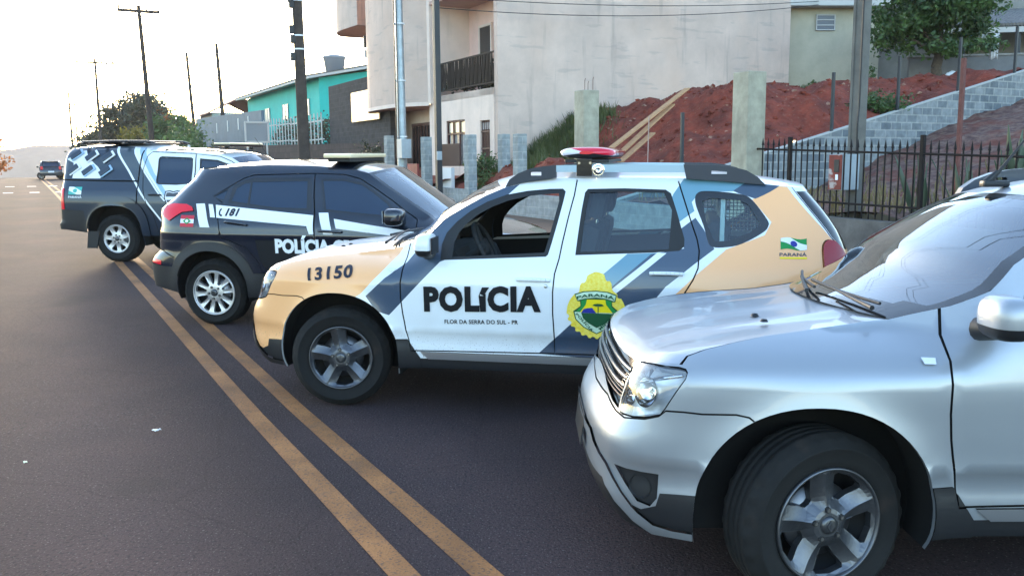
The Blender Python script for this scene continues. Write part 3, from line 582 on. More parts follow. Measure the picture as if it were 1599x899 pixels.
    if pol:
        be, sl, te, wh = MATS['police_beige'], MATS['police_slate'], MATS['police_teal'], MATS['police_white']
        C['paint'] = [(be, [(0, .2), (0, 1.0), (.89, .95)]+HE[1:5]+S.xz([(.30, 1.10), (.44, 1.12), (.33, .965), (.19, .815), (.10, .76), (-.2, .2)])),
            (sl, S.xz([(.225, .80), (.36, .925), (.50, 1.03), (.60, 1.16), (.66, 1.235), (.75, 1.326), (.89, 1.411), (1.02, 1.483), (1.14, 1.535), (1.25, 1.556), (1.16, 1.47), (.93, 1.35), (.80, 1.22), (.79, 1.06), (.748, 1.044), (.57, .86), (.389, .672), (.30, .70)])),
            (te, S.xz([(2.36, 1.62), (2.76, 1.59), (2.66, 1.52), (2.45, 1.515), (2.40, 1.45), (2.42, 1.39), (2.28, 1.29), (2.25, 1.42), (2.28, 1.50)])),
            (te, S.xz([(2.0, 1.12), (1.78, .93), (1.66, .80), (1.74, .74), (1.90, .88), (2.20, 1.13)])),
            (sl, S.xz([(2.42, 1.36), (2.30, 1.26), (2.36, 1.16), (2.15, 1.12), (1.95, .95), (1.76, .77), (1.42, .44), (1.85, .42), (2.0, .60), (2.25, .92), (2.42, 1.06), (2.55, 1.16), (2.48, 1.28)])),
            (wh, S.xz([(2.42, 1.395), (2.27, 1.285), (2.30, 1.255), (2.43, 1.355)])), (wh, S.xz([(2.25, 1.13), (1.72, .69), (1.67, .70), (2.19, 1.13)])),
            (be, S.xz([(2.60, 1.15), (2.42, 1.02), (2.02, .62), (2.1, .3), (3.6, .3), (3.6, 1.2), (3.28, 1.22), (3.0, 1.55), (2.92, 1.556), (2.78, 1.47), (2.90, 1.33), (2.86, 1.25)])), (sl, S.xz([(2.66, 1.523), (2.76, 1.59), (2.96, 1.562), (2.80, 1.474), (2.70, 1.505)])),
            (wh, S.xz([(2.56, 1.155), (2.62, 1.155), (2.44, 1.00), (2.02, .58), (1.96, .58), (2.40, 1.02)]))]
    O = shell(S, C, root)
    ts = np.concatenate([np.linspace(-1, -.9, 5)[:-1], np.linspace(-.9, .9, 29), np.linspace(.9, 1, 5)[1:]])
    # bonnet
    E = edge3d(S, HE, 26); E = E+np.array([.0, .006, -.002]); fr = end_curve(S, front_top, abs(E[0, 1]), ts)
    crease = lambda s, a: .010*(1/(1+np.exp((a-.60-.12*s)/.025)))*min(1, s*4)+.006*(1/(1+np.exp((a-.25)/.03)))*min(1, s*4)
    G = top_patch(E, ts, (lambda s: .030+.015*s) if pol else (lambda s: -.012+.026*s), lambda s: .03*s, 2.6, 2, front=fr, prof=crease); b = MB()
    b.grid(G, base, flip=True); o = b.build('hood', root)
    if pol:
        k = 0
        for p in o.data.polygons:
            c = p.center
            if c.x > -.02+.55*(abs(abs(c.y)-.66)) and abs(c.y) > .34:
                if MATS['police_slate'].name not in [q.name for q in o.data.materials]: o.data.materials.append(MATS['police_slate'])
                p.material_index = 1
    for sy in (-.45, -.30): w = MB(); w.lathe([(0, .012), (.012, .010), (.018, 0)], MATS['black_plastic'], 14); w.build('washer_nozzle', o, (-.10, sy, float(np.interp(-.10, E[:, 0], E[:, 2]))+(.043 if pol else .018)))
    b = MB(); hg = edge3d(S, HE, 26); b.grid(np.stack([hg+np.array([0, .02, -.035]), hg+np.array([0, -.001, -.003])]), MATS['shut_line']); b.build('hood_gap', root)
    # windscreen with a black frit border, wipers, cowl
    E = edge3d(S, PE, 24); G = top_patch(E, ts, lambda s: .015+.03*s, lambda s: .16-.02*s, 2.2, 2.0); fm, gm = MATS['gloss_black'], MATS['screen_glass']; b = MB(); n, k = G.shape[:2]
    f1 = []; f2 = []
    for i in range(n-1):
        for j in range(k-1):
            t = abs(ts[j]+ts[j+1])/2; s = (i+.5)/(n-1); (f1 if t > .93 or s < .05+.16*t*t or s > .955 else f2).append((i*k+j, (i+1)*k+j, (i+1)*k+j+1, i*k+j+1))
    V = G.reshape(-1, 3).tolist(); b.add(V, f1, fm, True); b.add(V, f2, gm, True); ws = b.build('windshield', root)
    for (ya, yb, sa) in ((-.10, .52, .10), (-.55, .05, .13)):
        b = MB(); n2 = 10; pts = []
        for q in range(n2):
            yy = ya+(yb-ya)*q/(n2-1); r0 = 1+int(1.6*q/(n2-1)); row = G[r0]; px = np.interp(yy, row[:, 1], row[:, 0]); pz = np.interp(yy, row[:, 1], row[:, 2]); pts.append((px-.012, yy, pz+.022))
        pts = [tuple(np.array(pts[0])+(np.array(pts[-1])-np.array(pts[0]))*t+np.array([-.02*math.sin(t*3.14), 0, .012])) for t in np.linspace(0, 1, 8)]; b.path(pts, .007, MATS['black_plastic'], 6); b.tube((pts[0][0]-.05, pts[0][1]-.05, pts[0][2]-.01), (pts[4][0]-.010, pts[4][1], pts[4][2]+.006), .010, MATS['black_plastic'], .005); b.build('wiper', ws)
    b = MB(); c0 = G[0]; hood_end = top_patch(edge3d(S, HE, 26), ts, lambda s: .02*s, lambda s: .03*s)[-1]; b.grid(np.stack([hood_end-np.array([.01, 0, .035]), c0+np.array([.03, 0, -.012])]), MATS['black_plastic'], flip=True); b.build('cowl', root)
    # roof
    E = edge3d(S, RE, 26); rt_ = end_curve(S, rear_top, abs(E[-1, 1]), ts); G = top_patch(E, ts, lambda s: .045+.012*math.sin(s*math.pi), lambda s: .14*(1-s), 2.4, 2, rear=rt_)
    rp = [base]; b = MB(); b.grid(G, base, flip=True); b.build('roof', root)
        # roof rails: dark feet with a slot, pale bar between them
    fr_ = [(1.15, 1.535), (1.18, 1.588), (1.24, 1.63), (1.33, 1.664), (1.42, 1.679), (1.50, 1.686), (1.50, 1.60), (1.30, 1.572)]; rr_ = [(2.34, 1.692), (2.54, 1.690), (2.65, 1.677), (2.74, 1.655), (2.81, 1.614), (2.865, 1.562), (2.62, 1.582), (2.36, 1.60)]; mid = [(1.48, 1.640), (1.48, 1.684), (1.95, 1.692), (2.37, 1.688), (2.37, 1.640)]
    for s in (-1, 1):
        ra_ = empty('roof_rail', (0, 0, 0), 0, root)
        for nm_, poly, slot in (('rail_foot', fr_, (1.32, 1.40, 1.615, 1.64)), ('rail_foot', rr_, (2.52, 2.62, 1.63, 1.652))):
            v, f = poly_fill([poly, [(slot[0], slot[2]), (slot[1], slot[2]), (slot[1], slot[3]), (slot[0], slot[3])]], .3); b = MB(); yo, yi = s*.625, s*.575
            b.add([(p[0], yo, p[1]) for p in v], [tuple(q) for q in f], MATS['rail_black'] if 'rail_black' in MATS else mat('rail_black', lin(34, 44, 60), .35, 0, .4)); b.add([(p[0], yi, p[1]) for p in v], [tuple(q)[::-1] for q in f], MATS['rail_black'])
            nq = len(poly); b.add([(p[0], yo, p[1]) for p in poly]+[(p[0], yi, p[1]) for p in poly], [(i, (i+1) % nq, nq+(i+1) % nq, nq+i) for i in range(nq)], MATS['rail_black']); fix_normals(b.build(nm_, ra_))
        b = MB(); b.prism(mid, s*.62, s*.58, MATS['rail_bar'] if 'rail_bar' in MATS else mat('rail_bar', lin(150, 176, 196), .3, .3, .5), 'Y'); fix_normals(b.build('rail_bar', ra_))
    # housings, wells, lamps
    wells(S, root, (fa, ra), MATS['wheel_well'], base)
    underbody(root, [(-.62, .24), (-.66, .60), (-.58, .90), (.30, .98), (.62, .90), (.70, .42), (2.25, .42), (2.4, .70), (3.2, .70), (3.28, .36), (2.9, .26)], .60, MATS['wheel_well'])
    for s in (1, -1):
        hlq = inset(hl[::2], .012); c = np.mean(hl, 0); b = MB()
        P = S.P(np.array([p[0] for p in hl]), np.array([p[1] for p in hl])); N = S.N(np.array([p[0] for p in hl]), np.array([p[1] for p in hl])); fl = np.array([1, s, 1]); back = (P-N*.055)*fl; n = len(hl)
        b.add(list(P*fl)+list(back), [(i, (i+1) % n, n+(i+1) % n, n+i) for i in range(n)], MATS['lamp_chrome'], True); b.add(list(back), [tuple(range(n))], MATS['lamp_clear'] if s else None)
        for (uu, zz, rr) in ((.720, .835, .058), (.632, .80, .038)):
            p = S.P(uu, zz)*fl; nn = Vector(S.N(uu, zz)*fl); T = Matrix.Translation(Vector(p)-nn*.012) @ nn.to_track_quat('Z', 'Y').to_matrix().to_4x4(); b.lathe([(rr, 0), (rr*.85, -.018), (rr*.3, -.036), (.010, -.03), (0, -.012)], MATS['lamp_chrome'], 24, M=T); b.lathe([(rr*1.05, .002), (rr*1.0, .004), (rr*.98, -.004)], MATS['gloss_black'], 24, M=T)
        st = [(.59, .862), (.66, .866), (.79, .90), (.875, .918)]; q = [Vector((S.P(u_, z_)-S.N(u_, z_)*.012)*fl) for u_, z_ in st]; b.path(q, .008, MATS['chrome'], 8)
        b.build('lamp_insert', O.get(('headlight', s)) or root)
        if not pol:
            b = MB(); p = S.P(.80, .46)*fl; nn = Vector(S.N(.80, .46)*fl); T = Matrix.Translation(Vector(p)-nn*.012) @ nn.to_track_quat('Z', 'Y').to_matrix().to_4x4(); b.lathe([(.046, .004), (.040, -.012), (.0, -.018)], MATS['rim_dark'], 20, M=T); b.build('fog_lamp', O.get(('fog_lamp_bezel', s)) or root)
    b = MB()                                                       # grille bars, chrome edge and badge-free centre
    for z0, rr in ((.886, .010), (.852, .010), (.820, .009)):
        pts = [Vector(S.P(u_, z0)+S.N(u_, z0)*(-.006)) for u_ in np.linspace(0, .552, 14)]; b.path(pts, rr, MATS['grille_trim'], 8); b.path([Vector((p.x, -p.y, p.z)) for p in pts], rr, MATS['grille_trim'], 8)
    for z0 in (.775, .79, .805):
        pts = [Vector(S.P(u_, z0)+S.N(u_, z0)*(-.012)) for u_ in np.linspace(0, .545, 14)]; b.path(pts, .004, MATS['black_plastic'], 6); b.path([Vector((p.x, -p.y, p.z)) for p in pts], .004, MATS['black_plastic'], 6)
    b.build('grille_bars', O[('grille', 0)])
    plate(root, (-.828, 0, .535), 1); plate(root, (3.475, 0, .82), -1)
    for s in (-1, 1):
        mirror_part(root, (.715, 1.0, 1.17) if pol else (.60 if s < 0 else .80, 1.0 if s < 0 else .93, 1.165 if s < 0 else 1.20), (.17, .22, .155) if pol or s < 0 else (.12, .15, .10), MATS['mirror_shell'] if pol else base, MATS['black_plastic'], (.66 if pol else .58 if s < 0 else .76, .84, 1.10), s)
        for (d, a_, b_, z_) in (('front_door', 1.285, 1.50, .94), ('rear_door', 2.15, 2.355, 1.0)): door_handle(S, O[(d, -s)], a_, b_, z_, base, -s)
        b = MB(); q = [(.385, .965), (.425, .965), (.43, .985), (.38, .985)]; u_ = [S.uofx(p[0], p[1]) for p in q]; P = (S.P(np.array(u_), np.array([p[1] for p in q]))+S.N(np.array(u_), np.array([p[1] for p in q]))*.008)*np.array([1, s, 1]); b.add(list(P), [(0, 1, 2, 3)], MATS['lamp_clear']); b.build('side_repeater', root)
    lk = MB(); p = S.P(S.uofx(1.475, .902), .902); lk.lathe([(0, -.012), (.010, -.011), (.012, 0)], MATS['chrome'], 14, axis='Y'); lk.build('door_lock', O[('front_door', 1)], tuple(p))
    b = MB(); b.box((1.04, 0, 1.615), (.12, .05, .03), MATS['black_plastic'], .012); b.tube((1.02, 0, 1.62), (1.17, 0, 1.82), .009, MATS['black_plastic'], .004); b.tube((1.00, 0, 1.62), (1.05, 0, 1.67), .018, MATS['black_plastic'], .009)
    if not pol: b.build('antenna', root)
    # cabin
    b = MB(); b.prism([(.42, .98), (.52, 1.06), (.68, 1.07), (.80, 1.02), (.86, .90), (.82, .62), (.55, .50)], -.70, .70, MATS['cabin_trim'], 'Y'); b.prism([(.60, 1.06), (.66, 1.10), (.78, 1.09), (.82, 1.02)], -.58, -.20, MATS['cabin_trim'], 'Y'); b.build('dashboard', root)
    sw = MB(); n = 28
    pts = [Vector((.185*math.cos(2*math.pi*i/n), .185*math.sin(2*math.pi*i/n), 0)) for i in range(n+1)]; sw.path(pts, .017, MATS['cabin_trim'], 8)
    for a in (R(0), R(180), R(-90)): sw.tube((0, 0, -.02), (.18*math.cos(a), .18*math.sin(a), 0), .02, MATS['cabin_trim'], .014)
    sw.lathe([(0, .015), (.055, .01), (.06, -.03)], MATS['cabin_trim'], 18); sw.tube((0, 0, 0), (0, 0, -.28), .03, MATS['cabin_trim']); o = sw.build('steering_wheel', root, (.965, -.38, 1.10)); o.rotation_euler = (0, R(62), 0); o.rotation_euler.z = 0
    for s in (-1, 1): seat(root, 1.32, s*.38, MATS['seat_cloth'])
    seat(root, 2.18, 0, MATS['seat_cloth'], 1.25, .58, 'rear_bench', False)
    b = MB(); b.prism([(.70, .44), (2.6, .44), (2.6, .47), (.70, .47)], -.72, .72, MATS['cabin_trim'], 'Y'); b.box((1.5, 0, .62), (1.0, .22, .30), MATS['cabin_trim'], .04); b.build('cabin_floor', root)
    hl_ = MB(); E = edge3d(S, RE, 20); G2 = top_patch(E*np.array([1, .97, 1]), ts, lambda s: .03, lambda s: .1*(1-s)); G2[..., 2] -= .045; hl_.grid(G2, MATS['headliner'] if 'headliner' in MATS else mat('headliner', (.22, .22, .22), .9)); hl_.build('headlining', root)
    if pol:
        cg = MB()
        for xx in np.arange(2.50, 2.93, .028): cg.box((xx, .50, 1.32), (.007, .006, .30), MATS['decal_white'])
        for zz in np.arange(1.19, 1.47, .028): cg.box((2.71, .50, zz), (.44, .006, .007), MATS['decal_white'])
        for xx in (2.48, 2.94): cg.box((xx, .50, 1.31), (.04, .03, .36), MATS['decal_white'], .004)
        for zz in (1.15, 1.48): cg.box((2.71, .50, zz), (.50, .03, .045), MATS['decal_white'], .004)
        for zz in np.arange(.85, 1.46, .03): cg.box((2.60, 0, zz), (.006, 1.20, .006), MATS['decal_white'])
        for yy in np.arange(-.60, .61, .03): cg.box((2.60, yy, 1.155), (.006, .006, .62), MATS['decal_white'])
        for yy in (-.62, 0, .62): cg.box((2.60, yy, 1.15), (.03, .035, .66), MATS['decal_white'], .004)
        cg.box((2.60, 0, .82), (.03, 1.27, .05), MATS['decal_white'], .004); cg.box((2.60, 0, 1.48), (.03, 1.1, .04), MATS['decal_white'], .004); cg.build('prisoner_cage', root)
    wheels(root, 'duster', .350, .2255, .215, (0, 2.673), .722, steer, xoff)
    on_road(root, x, y, yaw, 0 if pol else R(-.8), .010 if pol else -.022); return root, S, O

mat('rail_black', lin(36, 44, 58), .38, 0, .3); mat('rail_bar', lin(150, 174, 192), .3, .3, .5); mat('headliner', (.22, .22, .22), .9)
suv, S, O = make_duster('police', 'white, beige and slate military police patrol SUV reading POLÍCIA with a red roof beacon', -1.059, 6.913, R(-11.19), R(11), -.012)
# lettering and emblems of the patrol SUV (near side)
fdoor, rdoor = O[('front_door', 1)], O[('rear_door', 1)]
v, f = text2d('POLíCIA', 1.0, .058, spacing=1.12); v = fit2d(v, 1); a = v[:, 1].max()
decal(S, 'lettering', fdoor, v, f, MATS['decal_black'], lambda q: np.stack([.64+q[:, 0]*.803, .703+q[:, 0]*.023+q[:, 1]/a*.178], 1), .006)
v, f = text2d('FLOR DA SERRA DO SUL - PR', 1.0, .024, spacing=1.05); v = fit2d(v, 1); a = v[:, 1].max()
decal(S, 'lettering', fdoor, v, f, MATS['decal_black'], lambda q: np.stack([.78+q[:, 0]*.507, .625+q[:, 0]*.014+q[:, 1]/a*.029], 1))
v, f = text2d('13150', 1.0, .034, -.22, 1.12); v = fit2d(v, 1); a = v[:, 1].max()
decal(S, 'lettering', suv, v, f, MATS['decal_navy'], lambda q: np.stack([-.222+q[:, 0]*.343, .889+q[:, 1]/a*.082+q[:, 0]*.031], 1), .005)
for cx_, cz_, k_, par in ((3.0, 1.06, 1, suv),):
    fl4 = np.array([(0, 0), (1, 0), (1, 1), (0, 1)]); wv = lambda q: np.stack([2.957+q[:, 0]*.16, 1.163+q[:, 1]*.068+.006*np.sin(q[:, 0]*6.28)*(1-0*q[:, 0])], 1)
    gx = np.linspace(0, 1, 9); strip = lambda lo, hi: (np.array([(t, lo(t)) for t in gx]+[(t, hi(t)) for t in gx[::-1]]), [tuple(range(18))])
    v, f = strip(lambda t: 0, lambda t: 1); decal(S, 'flag_emblem', par, v, f, MATS['decal_green'], wv, .003)
    v, f = strip(lambda t: max(0, .72-.95*t), lambda t: min(1, 1.35-.95*t)); decal(S, 'flag_emblem', par, v, f, MATS['decal_white'], wv, .0045)
    v = np.array([(.5+.13*math.cos(t), .5+.26*math.sin(t)) for t in np.linspace(0, 6.28, 20)[:-1]]); decal(S, 'flag_emblem', par, v, [tuple(range(19))], MATS['decal_blue'], wv, .006)
    v, f = text2d('PARANÁ', 1.0, .02); v = fit2d(v, 1); a = v[:, 1].max(); decal(S, 'lettering', par, v, f, MATS['decal_grey'], lambda q: np.stack([2.95+q[:, 0]*.167, 1.123+q[:, 1]/a*.025], 1))
    decal(S, 'emblem_line', par, fl4, [(0, 1, 2, 3)], MATS['decal_yellow'], lambda q: np.stack([2.952+q[:, 0]*.166, 1.107+q[:, 1]*.010], 1))
def emblem(S, parent):
    """state police shield; unit square: x 0..1 (left to right), y 0..1 (bottom to top) mapped on the rear door"""
    pl = lambda q: np.stack([1.620+q[:, 0]*.375, .575+q[:, 1]*.405], 1); n = 96; wr = []
    for i in range(n):
        t = 2*math.pi*i/n; r = 1+.035*(1 if i % 4 < 2 else -1); x, y = .5+.5*r*math.cos(t), .40+.42*r*math.sin(t)
        if math.sin(t) > .75: y += .20*(math.sin(t)-.75)/.25*(1+.12*((i % 4) < 2))
        wr.append((x, y))
    lay = [('wreath', wr, 'decal_gold')]
    conv = lambda p: [((x-225)/705, 1-(y+40)/890) for x, y in p]
    lay += [('shield', conv([(310, 228), (420, 185), (575, 172), (720, 185), (828, 228), (812, 330), (770, 335), (775, 390), (865, 480), (850, 580), (760, 700), (585, 812), (420, 715), (320, 600), (295, 480), (385, 400), (380, 335), (345, 330)]), 'decal_dark_green'),
        ('shield', conv([(325, 240), (430, 198), (575, 186), (710, 198), (815, 240), (800, 318), (700, 285), (575, 270), (440, 288), (350, 318)]), 'decal_pale'),
        ('shield', conv([(312, 490), (850, 490), (835, 575), (748, 690), (585, 795), (430, 705), (332, 592)]), 'decal_pale'), ('shield', conv([(395, 320), (460, 300), (690, 300), (765, 320), (765, 395), (830, 480), (330, 480), (395, 405)]), 'decal_green'),
        ('shield', conv([(465, 300), (690, 300), (700, 370), (780, 490), (380, 490), (450, 380)]), 'decal_yellow'), ('shield', conv([(395, 500), (775, 500), (755, 570), (690, 650), (585, 715), (480, 645), (420, 580)]), 'decal_dark_green'),
        ('shield', conv([(395, 498), (425, 440), (480, 425), (530, 420), (580, 498)]), 'decal_blue'), ('shield', conv([(598, 500), (598, 400), (608, 400), (608, 500)]), 'decal_dark_green'), ('shield', conv([(530, 385), (560, 362), (600, 355), (650, 362), (675, 385), (630, 396), (575, 396)]), 'decal_dark_green')]
    for k, (nm, p, m) in enumerate(lay): decal(S, nm, parent, np.array(p), [tuple(range(len(p)))], MATS[m], pl, .003+.0012*k)
    kx, ky = 1/705, 1/890
    def word(s, x0, y0, ang, w, h, arc=0):
        v, f = text2d(s, 1.0, .03, spacing=1.05); v = fit2d(v, 1); a = v[:, 1].max(); q = v*np.array([w, h/a]); q[:, 1] += arc*(1-(2*v[:, 0]-1)**2); c, s_ = math.cos(ang), math.sin(ang); z = np.stack([x0+q[:, 0]*c-q[:, 1]*s_, y0-(q[:, 0]*s_+q[:, 1]*c)], 1)
        decal(S, 'lettering', parent, np.array(conv(z)), f, MATS['decal_dark_green'], pl, .003+.0012*11)
    word('PARANÁ', 342, 300, 0, 462, 54, 46); word('POLÍCIA', 322, 520, R(-51), 325, 42); word('MILITAR', 640, 745, R(53), 310, 42)
emblem(S, rdoor)
# beacon bar over the roof with a round lamp on its bracket
bar = empty('light_bar', (1.70, 0, 1.70), 0, suv)
n = 40; sec = [(.19*math.copysign(abs(math.cos(t))**.75, math.cos(t)), .040*math.copysign(abs(math.sin(t))**.9, math.sin(t))) for t in np.linspace(0, 2*math.pi, n, endpoint=False)]
ys = [(-.60, .25), (-.585, .72), (-.55, .93), (-.48, 1.0), (-.15, 1.0), (.15, 1.0), (.48, 1.0), (.55, .93), (.585, .72), (.60, .25)]
P = np.array([[(x*k, y_, .068+z*k) for x, z in sec+sec[:1]] for y_, k in ys]); b = MB(); b.grid(P, MATS['beacon_red'], flip=True); b.add([tuple(p) for p in P[0]], [tuple(range(n+1))], MATS['beacon_red']); b.add([tuple(p) for p in P[-1]], [tuple(range(n+1))], MATS['beacon_red'])
o = b.build('beacon_lens', bar); o.data.materials.append(MATS['beacon_white']); o.data.materials.append(MATS['black_plastic'])
for p in o.data.polygons:
    if p.index >= n*9: continue
    a = 360*((p.index % n)+.5)/n
    p.material_index = 2 if 205 < a < 335 else (0 if a < 122 or a >= 335 else 1)
b = MB(); b.box((0, 0, .012), (.30, 1.12, .022), MATS['black_plastic'], .006); b.build('bar_base', bar)
for s in (-1, 1):
    b = MB(); b.box((-.01, s*.615, -.03), (.105, .012, .115), MATS['gloss_black'], .003)
    for dx in (-.045, .03): b.tube((dx, s*.62, .0), (dx, s*.628, .0), .009, MATS['chrome'], seg=8)
    b.build('bracket', bar)
b = MB(); b.lathe([(.0, -.004), (.012, -.012), (.030, -.010), (.034, 0), (.040, -.014), (.044, -.004), (.042, .05), (0, .06)], MATS['chrome'], 24, axis='Y'); b.build('spot_lamp', bar, (.085, -.635, -.045))
sil, S2, O2 = make_duster('silver', 'silver SUV parked nearest the camera, cut off by the right edge, roof aerial up', 1.144, 4.015, R(-1.08), R(17), .036)

# ------------------------------------------------------------------ black police SUV (turned round: its right side is seen)
def make_creta():
    S = Surf(CRETA); U = S.U; root = empty('black_police_suv'); base = MATS['black_paint']
    tag(root, 'glossy black police SUV with white stripes, 181 and half hidden POLÍCIA lettering', 'police car')
    front_top = [(0, .93), (.3, .93), (.6, .935), (.88, .95)]; hood_xz = [(-.42, .985), (-.25, 1.02), (0, 1.055), (.24, 1.105)]; pil_xz = [(.45, 1.235), (.67, 1.38), (.85, 1.50), (.96, 1.572)]; roof_xz = [(1.13, 1.612), (1.6, 1.642), (2.07, 1.648), (2.45, 1.632), (2.72, 1.603)]
    HE = [front_top[-1]]+S.xz(hood_xz); PE = [HE[-1]]+S.xz(pil_xz); RE = [PE[-1]]+S.xz(roof_xz); rear_top = [RE[-1], (RE[-1][0]+.2, 1.600), (U-.5, 1.60), (U, 1.60)]
    bottom = [(0, .27), (1.1, .28), (1.9, .30), (S.uofx(2.2, .31), .31), (S.uofx(3.0, .33), .335), (U-.8, .37), (U, .38)]
    fa, ra = arch_poly(S, 0, .375, .405, 0), arch_poly(S, 2.59, .375, .405, 0); cl = lambda a: [(S.uofx(p, q), q) for p, q in a]
    void = lambda a: cl(a)+[(S.uofx(a[-1][0], .2), .12), (S.uofx(a[0][0], .2), .12)]
    big = lambda cx: [p for p in arch_poly(S, cx, .375, .50, 0)]
    clad_f, clad_r = void(big(0)), void(big(2.59)); sill = S.xz([(.40, .56), (2.14, .56), (2.14, .2), (.40, .2)])
    fd = S.xz([(.42, 1.12), (.40, 1.0), (.41, .75), (.46, .565), (1.42, .565), (1.435, .83), (1.46, 1.16), (1.495, 1.34), (1.52, 1.565), (1.2, 1.555), (1.03, 1.515), (.86, 1.42), (.68, 1.30), (.55, 1.20)])
    rdd = S.xz([(1.425, .565), (2.02, .565), (2.06, .68), (2.18, .82), (2.38, .90), (2.46, .92), (2.49, 1.07), (2.525, 1.20), (2.485, 1.27), (2.60, 1.33), (2.42, 1.435), (2.29, 1.51), (2.18, 1.545), (1.525, 1.565), (1.50, 1.34), (1.465, 1.16), (1.44, .83)])
    fw = S.xz([(.60, 1.13), (1.37, 1.195), (1.45, 1.515), (1.2, 1.515), (1.0, 1.475), (.88, 1.405), (.72, 1.29)]); fwi = inset(fw, .022)
    rw = S.xz([(1.50, 1.20), (1.9, 1.205), (2.42, 1.265), (2.385, 1.43), (2.28, 1.485), (2.19, 1.515), (1.55, 1.520)]); rwi = S.xz([(1.56, 1.222), (1.9, 1.228), (2.18, 1.26), (2.185, 1.475), (1.59, 1.49)]); rwi2 = S.xz([(2.205, 1.265), (2.385, 1.285), (2.35, 1.41), (2.27, 1.46), (2.205, 1.472)])
    qw = S.xz([(2.61, 1.325), (2.43, 1.42), (2.465, 1.30), (2.50, 1.285)])
    tail = [(S.uofx(p, q), q) for p, q in [(3.16, 1.115), (3.19, 1.17), (3.165, 1.225), (3.05, 1.247), (2.89, 1.243), (2.82, 1.218), (2.795, 1.180), (2.93, 1.163), (3.0, 1.12), (3.07, 1.075)]]
    bump_r = S.xz([(3.02, .70), (3.18, .76)])+[(S.uofx(3.27, .76), .765), (U-.5, .80), (U, .80), (U, .2), (S.uofx(2.9, .3), .2), (S.uofx(3.05, .5), .5)]
    low_r = S.xz([(3.0, .60), (3.2, .605)])+[(U-.7, .62), (U, .62), (U, .2), (S.uofx(2.9, .3), .2)]; refl = [(S.uofx(3.2, .64), .66), (S.uofx(3.32, .66), .67), (S.uofx(3.36, .64), .63), (S.uofx(3.2, .61), .615)]
    tg = [(S.uofx(2.78, 1.59), 1.59), (S.uofx(2.95, 1.38), 1.38), (S.uofx(3.06, 1.27), 1.27), (S.uofx(3.2, 1.13), 1.13), (S.uofx(3.24, .95), .95), (S.uofx(3.26, .80), .80), (U, .80), (U, 1.62), (S.uofx(2.8, 1.6), 1.62)]
    rwo = [(S.uofx(2.93, 1.50)+.12, 1.50), (S.uofx(3.02, 1.32)+.12, 1.30), (U-.4, 1.27), (U, 1.27), (U, 1.54), (U-.5, 1.54)]
    C = dict(outline=bottom+(front_top+HE[1:]+PE[1:]+RE[1:]+rear_top[1:])[::-1], voids=[void(fa), void(ra)], base=base, merged={'body', 'rear_bumper', 'lower_bumper', 'tailgate', 'front_bumper', 'grille'},
        parts=[('front_bumper', [(0, .72), (.6, .72), (.9, .74), (1.25, .70), (1.3, .2), (0, .2)]), ('rear_bumper', bump_r), ('tailgate', tg), ('front_door', fd), ('rear_door', rdd), ('sill_cladding', sill), ('front_wheel_arch', clad_f), ('rear_wheel_arch', clad_r), ('lower_bumper', low_r), ('reflector', refl), ('tail_light', tail), ('headlight', [(.62, .86), (.86, .90), (1.02, .92), (.95, .84), (.70, .78)]), ('grille', [(0, .88), (.5, .86), (.42, .62), (0, .58)])],
        partmat={'sill_cladding': MATS['black_plastic'], 'front_wheel_arch': MATS['black_plastic'], 'rear_wheel_arch': MATS['black_plastic'], 'lower_bumper': MATS['black_plastic'], 'reflector': MATS['lamp_red'], 'tail_light': MATS['lamp_red'], 'headlight': MATS['lamp_clear'], 'grille': MATS['gloss_black']}, partoff={'sill_cladding': .006, 'front_wheel_arch': .008, 'rear_wheel_arch': .008, 'tail_light': .010, 'reflector': .004, 'lower_bumper': .004},
        windows=[dict(name='window_glass', parent='front_door', outer=fw, inner=fwi, seal=MATS['gloss_black'], glass=MATS['dark_glass'], glass_off=-.004), dict(name='window_glass', parent='rear_door', outer=rw, inner=rwi, seal=MATS['gloss_black'], glass=MATS['dark_glass'], glass_off=-.004), dict(name='window_glass', parent='rear_door', outer=rwi2, inner=inset(rwi2, .002), seal=MATS['dark_glass'], glass=MATS['dark_glass'], glass_off=-.004),
                 dict(name='quarter_window', parent='body', outer=qw, inner=inset(qw, .012), seal=MATS['gloss_black'], glass=MATS['dark_glass']), dict(name='rear_window', parent='tailgate', outer=rwo, inner=inset(rwo, .02), seal=MATS['gloss_black'], glass=MATS['dark_glass'])],
        gaps=[(fd+[fd[0]], .010), (rdd+[rdd[0]], .010), (tg[:7], .010), (bump_r[:5], .008)], paint=[])
    O = shell(S, C, root); ts = np.linspace(-1, 1, 33)
    E = edge3d(S, HE, 22); G = top_patch(E, ts, lambda s: .05, lambda s: .03*s, 2.6, 2, front=end_curve(S, front_top, abs(E[0, 1]), ts)); b = MB(); b.grid(G, base, flip=True); b.build('hood', root)
    E = edge3d(S, PE, 22); G = top_patch(E, ts, lambda s: .02+.03*s, lambda s: .17-.02*s, 2.2, 2); b = MB(); f1 = []; f2 = []; n, k = G.shape[:2]
    for i in range(n-1):
        for j in range(k-1):
            t = abs(ts[j]+ts[j+1])/2; s = (i+.5)/(n-1); (f1 if t > .95 or s < .06 or s > .965 else f2).append((i*k+j, (i+1)*k+j, (i+1)*k+j+1, i*k+j+1))
    b.add(G.reshape(-1, 3).tolist(), f1, MATS['gloss_black'], True); b.add(G.reshape(-1, 3).tolist(), f2, MATS['screen_glass'], True); b.build('windshield', root)
    E = edge3d(S, RE, 22); G = top_patch(E, ts, lambda s: .045+.01*math.sin(s*math.pi), lambda s: .15*(1-s), 2.4, 2, rear=end_curve(S, rear_top, abs(E[-1, 1]), ts)); b = MB(); b.grid(G, base, flip=True); b.build('roof', root)
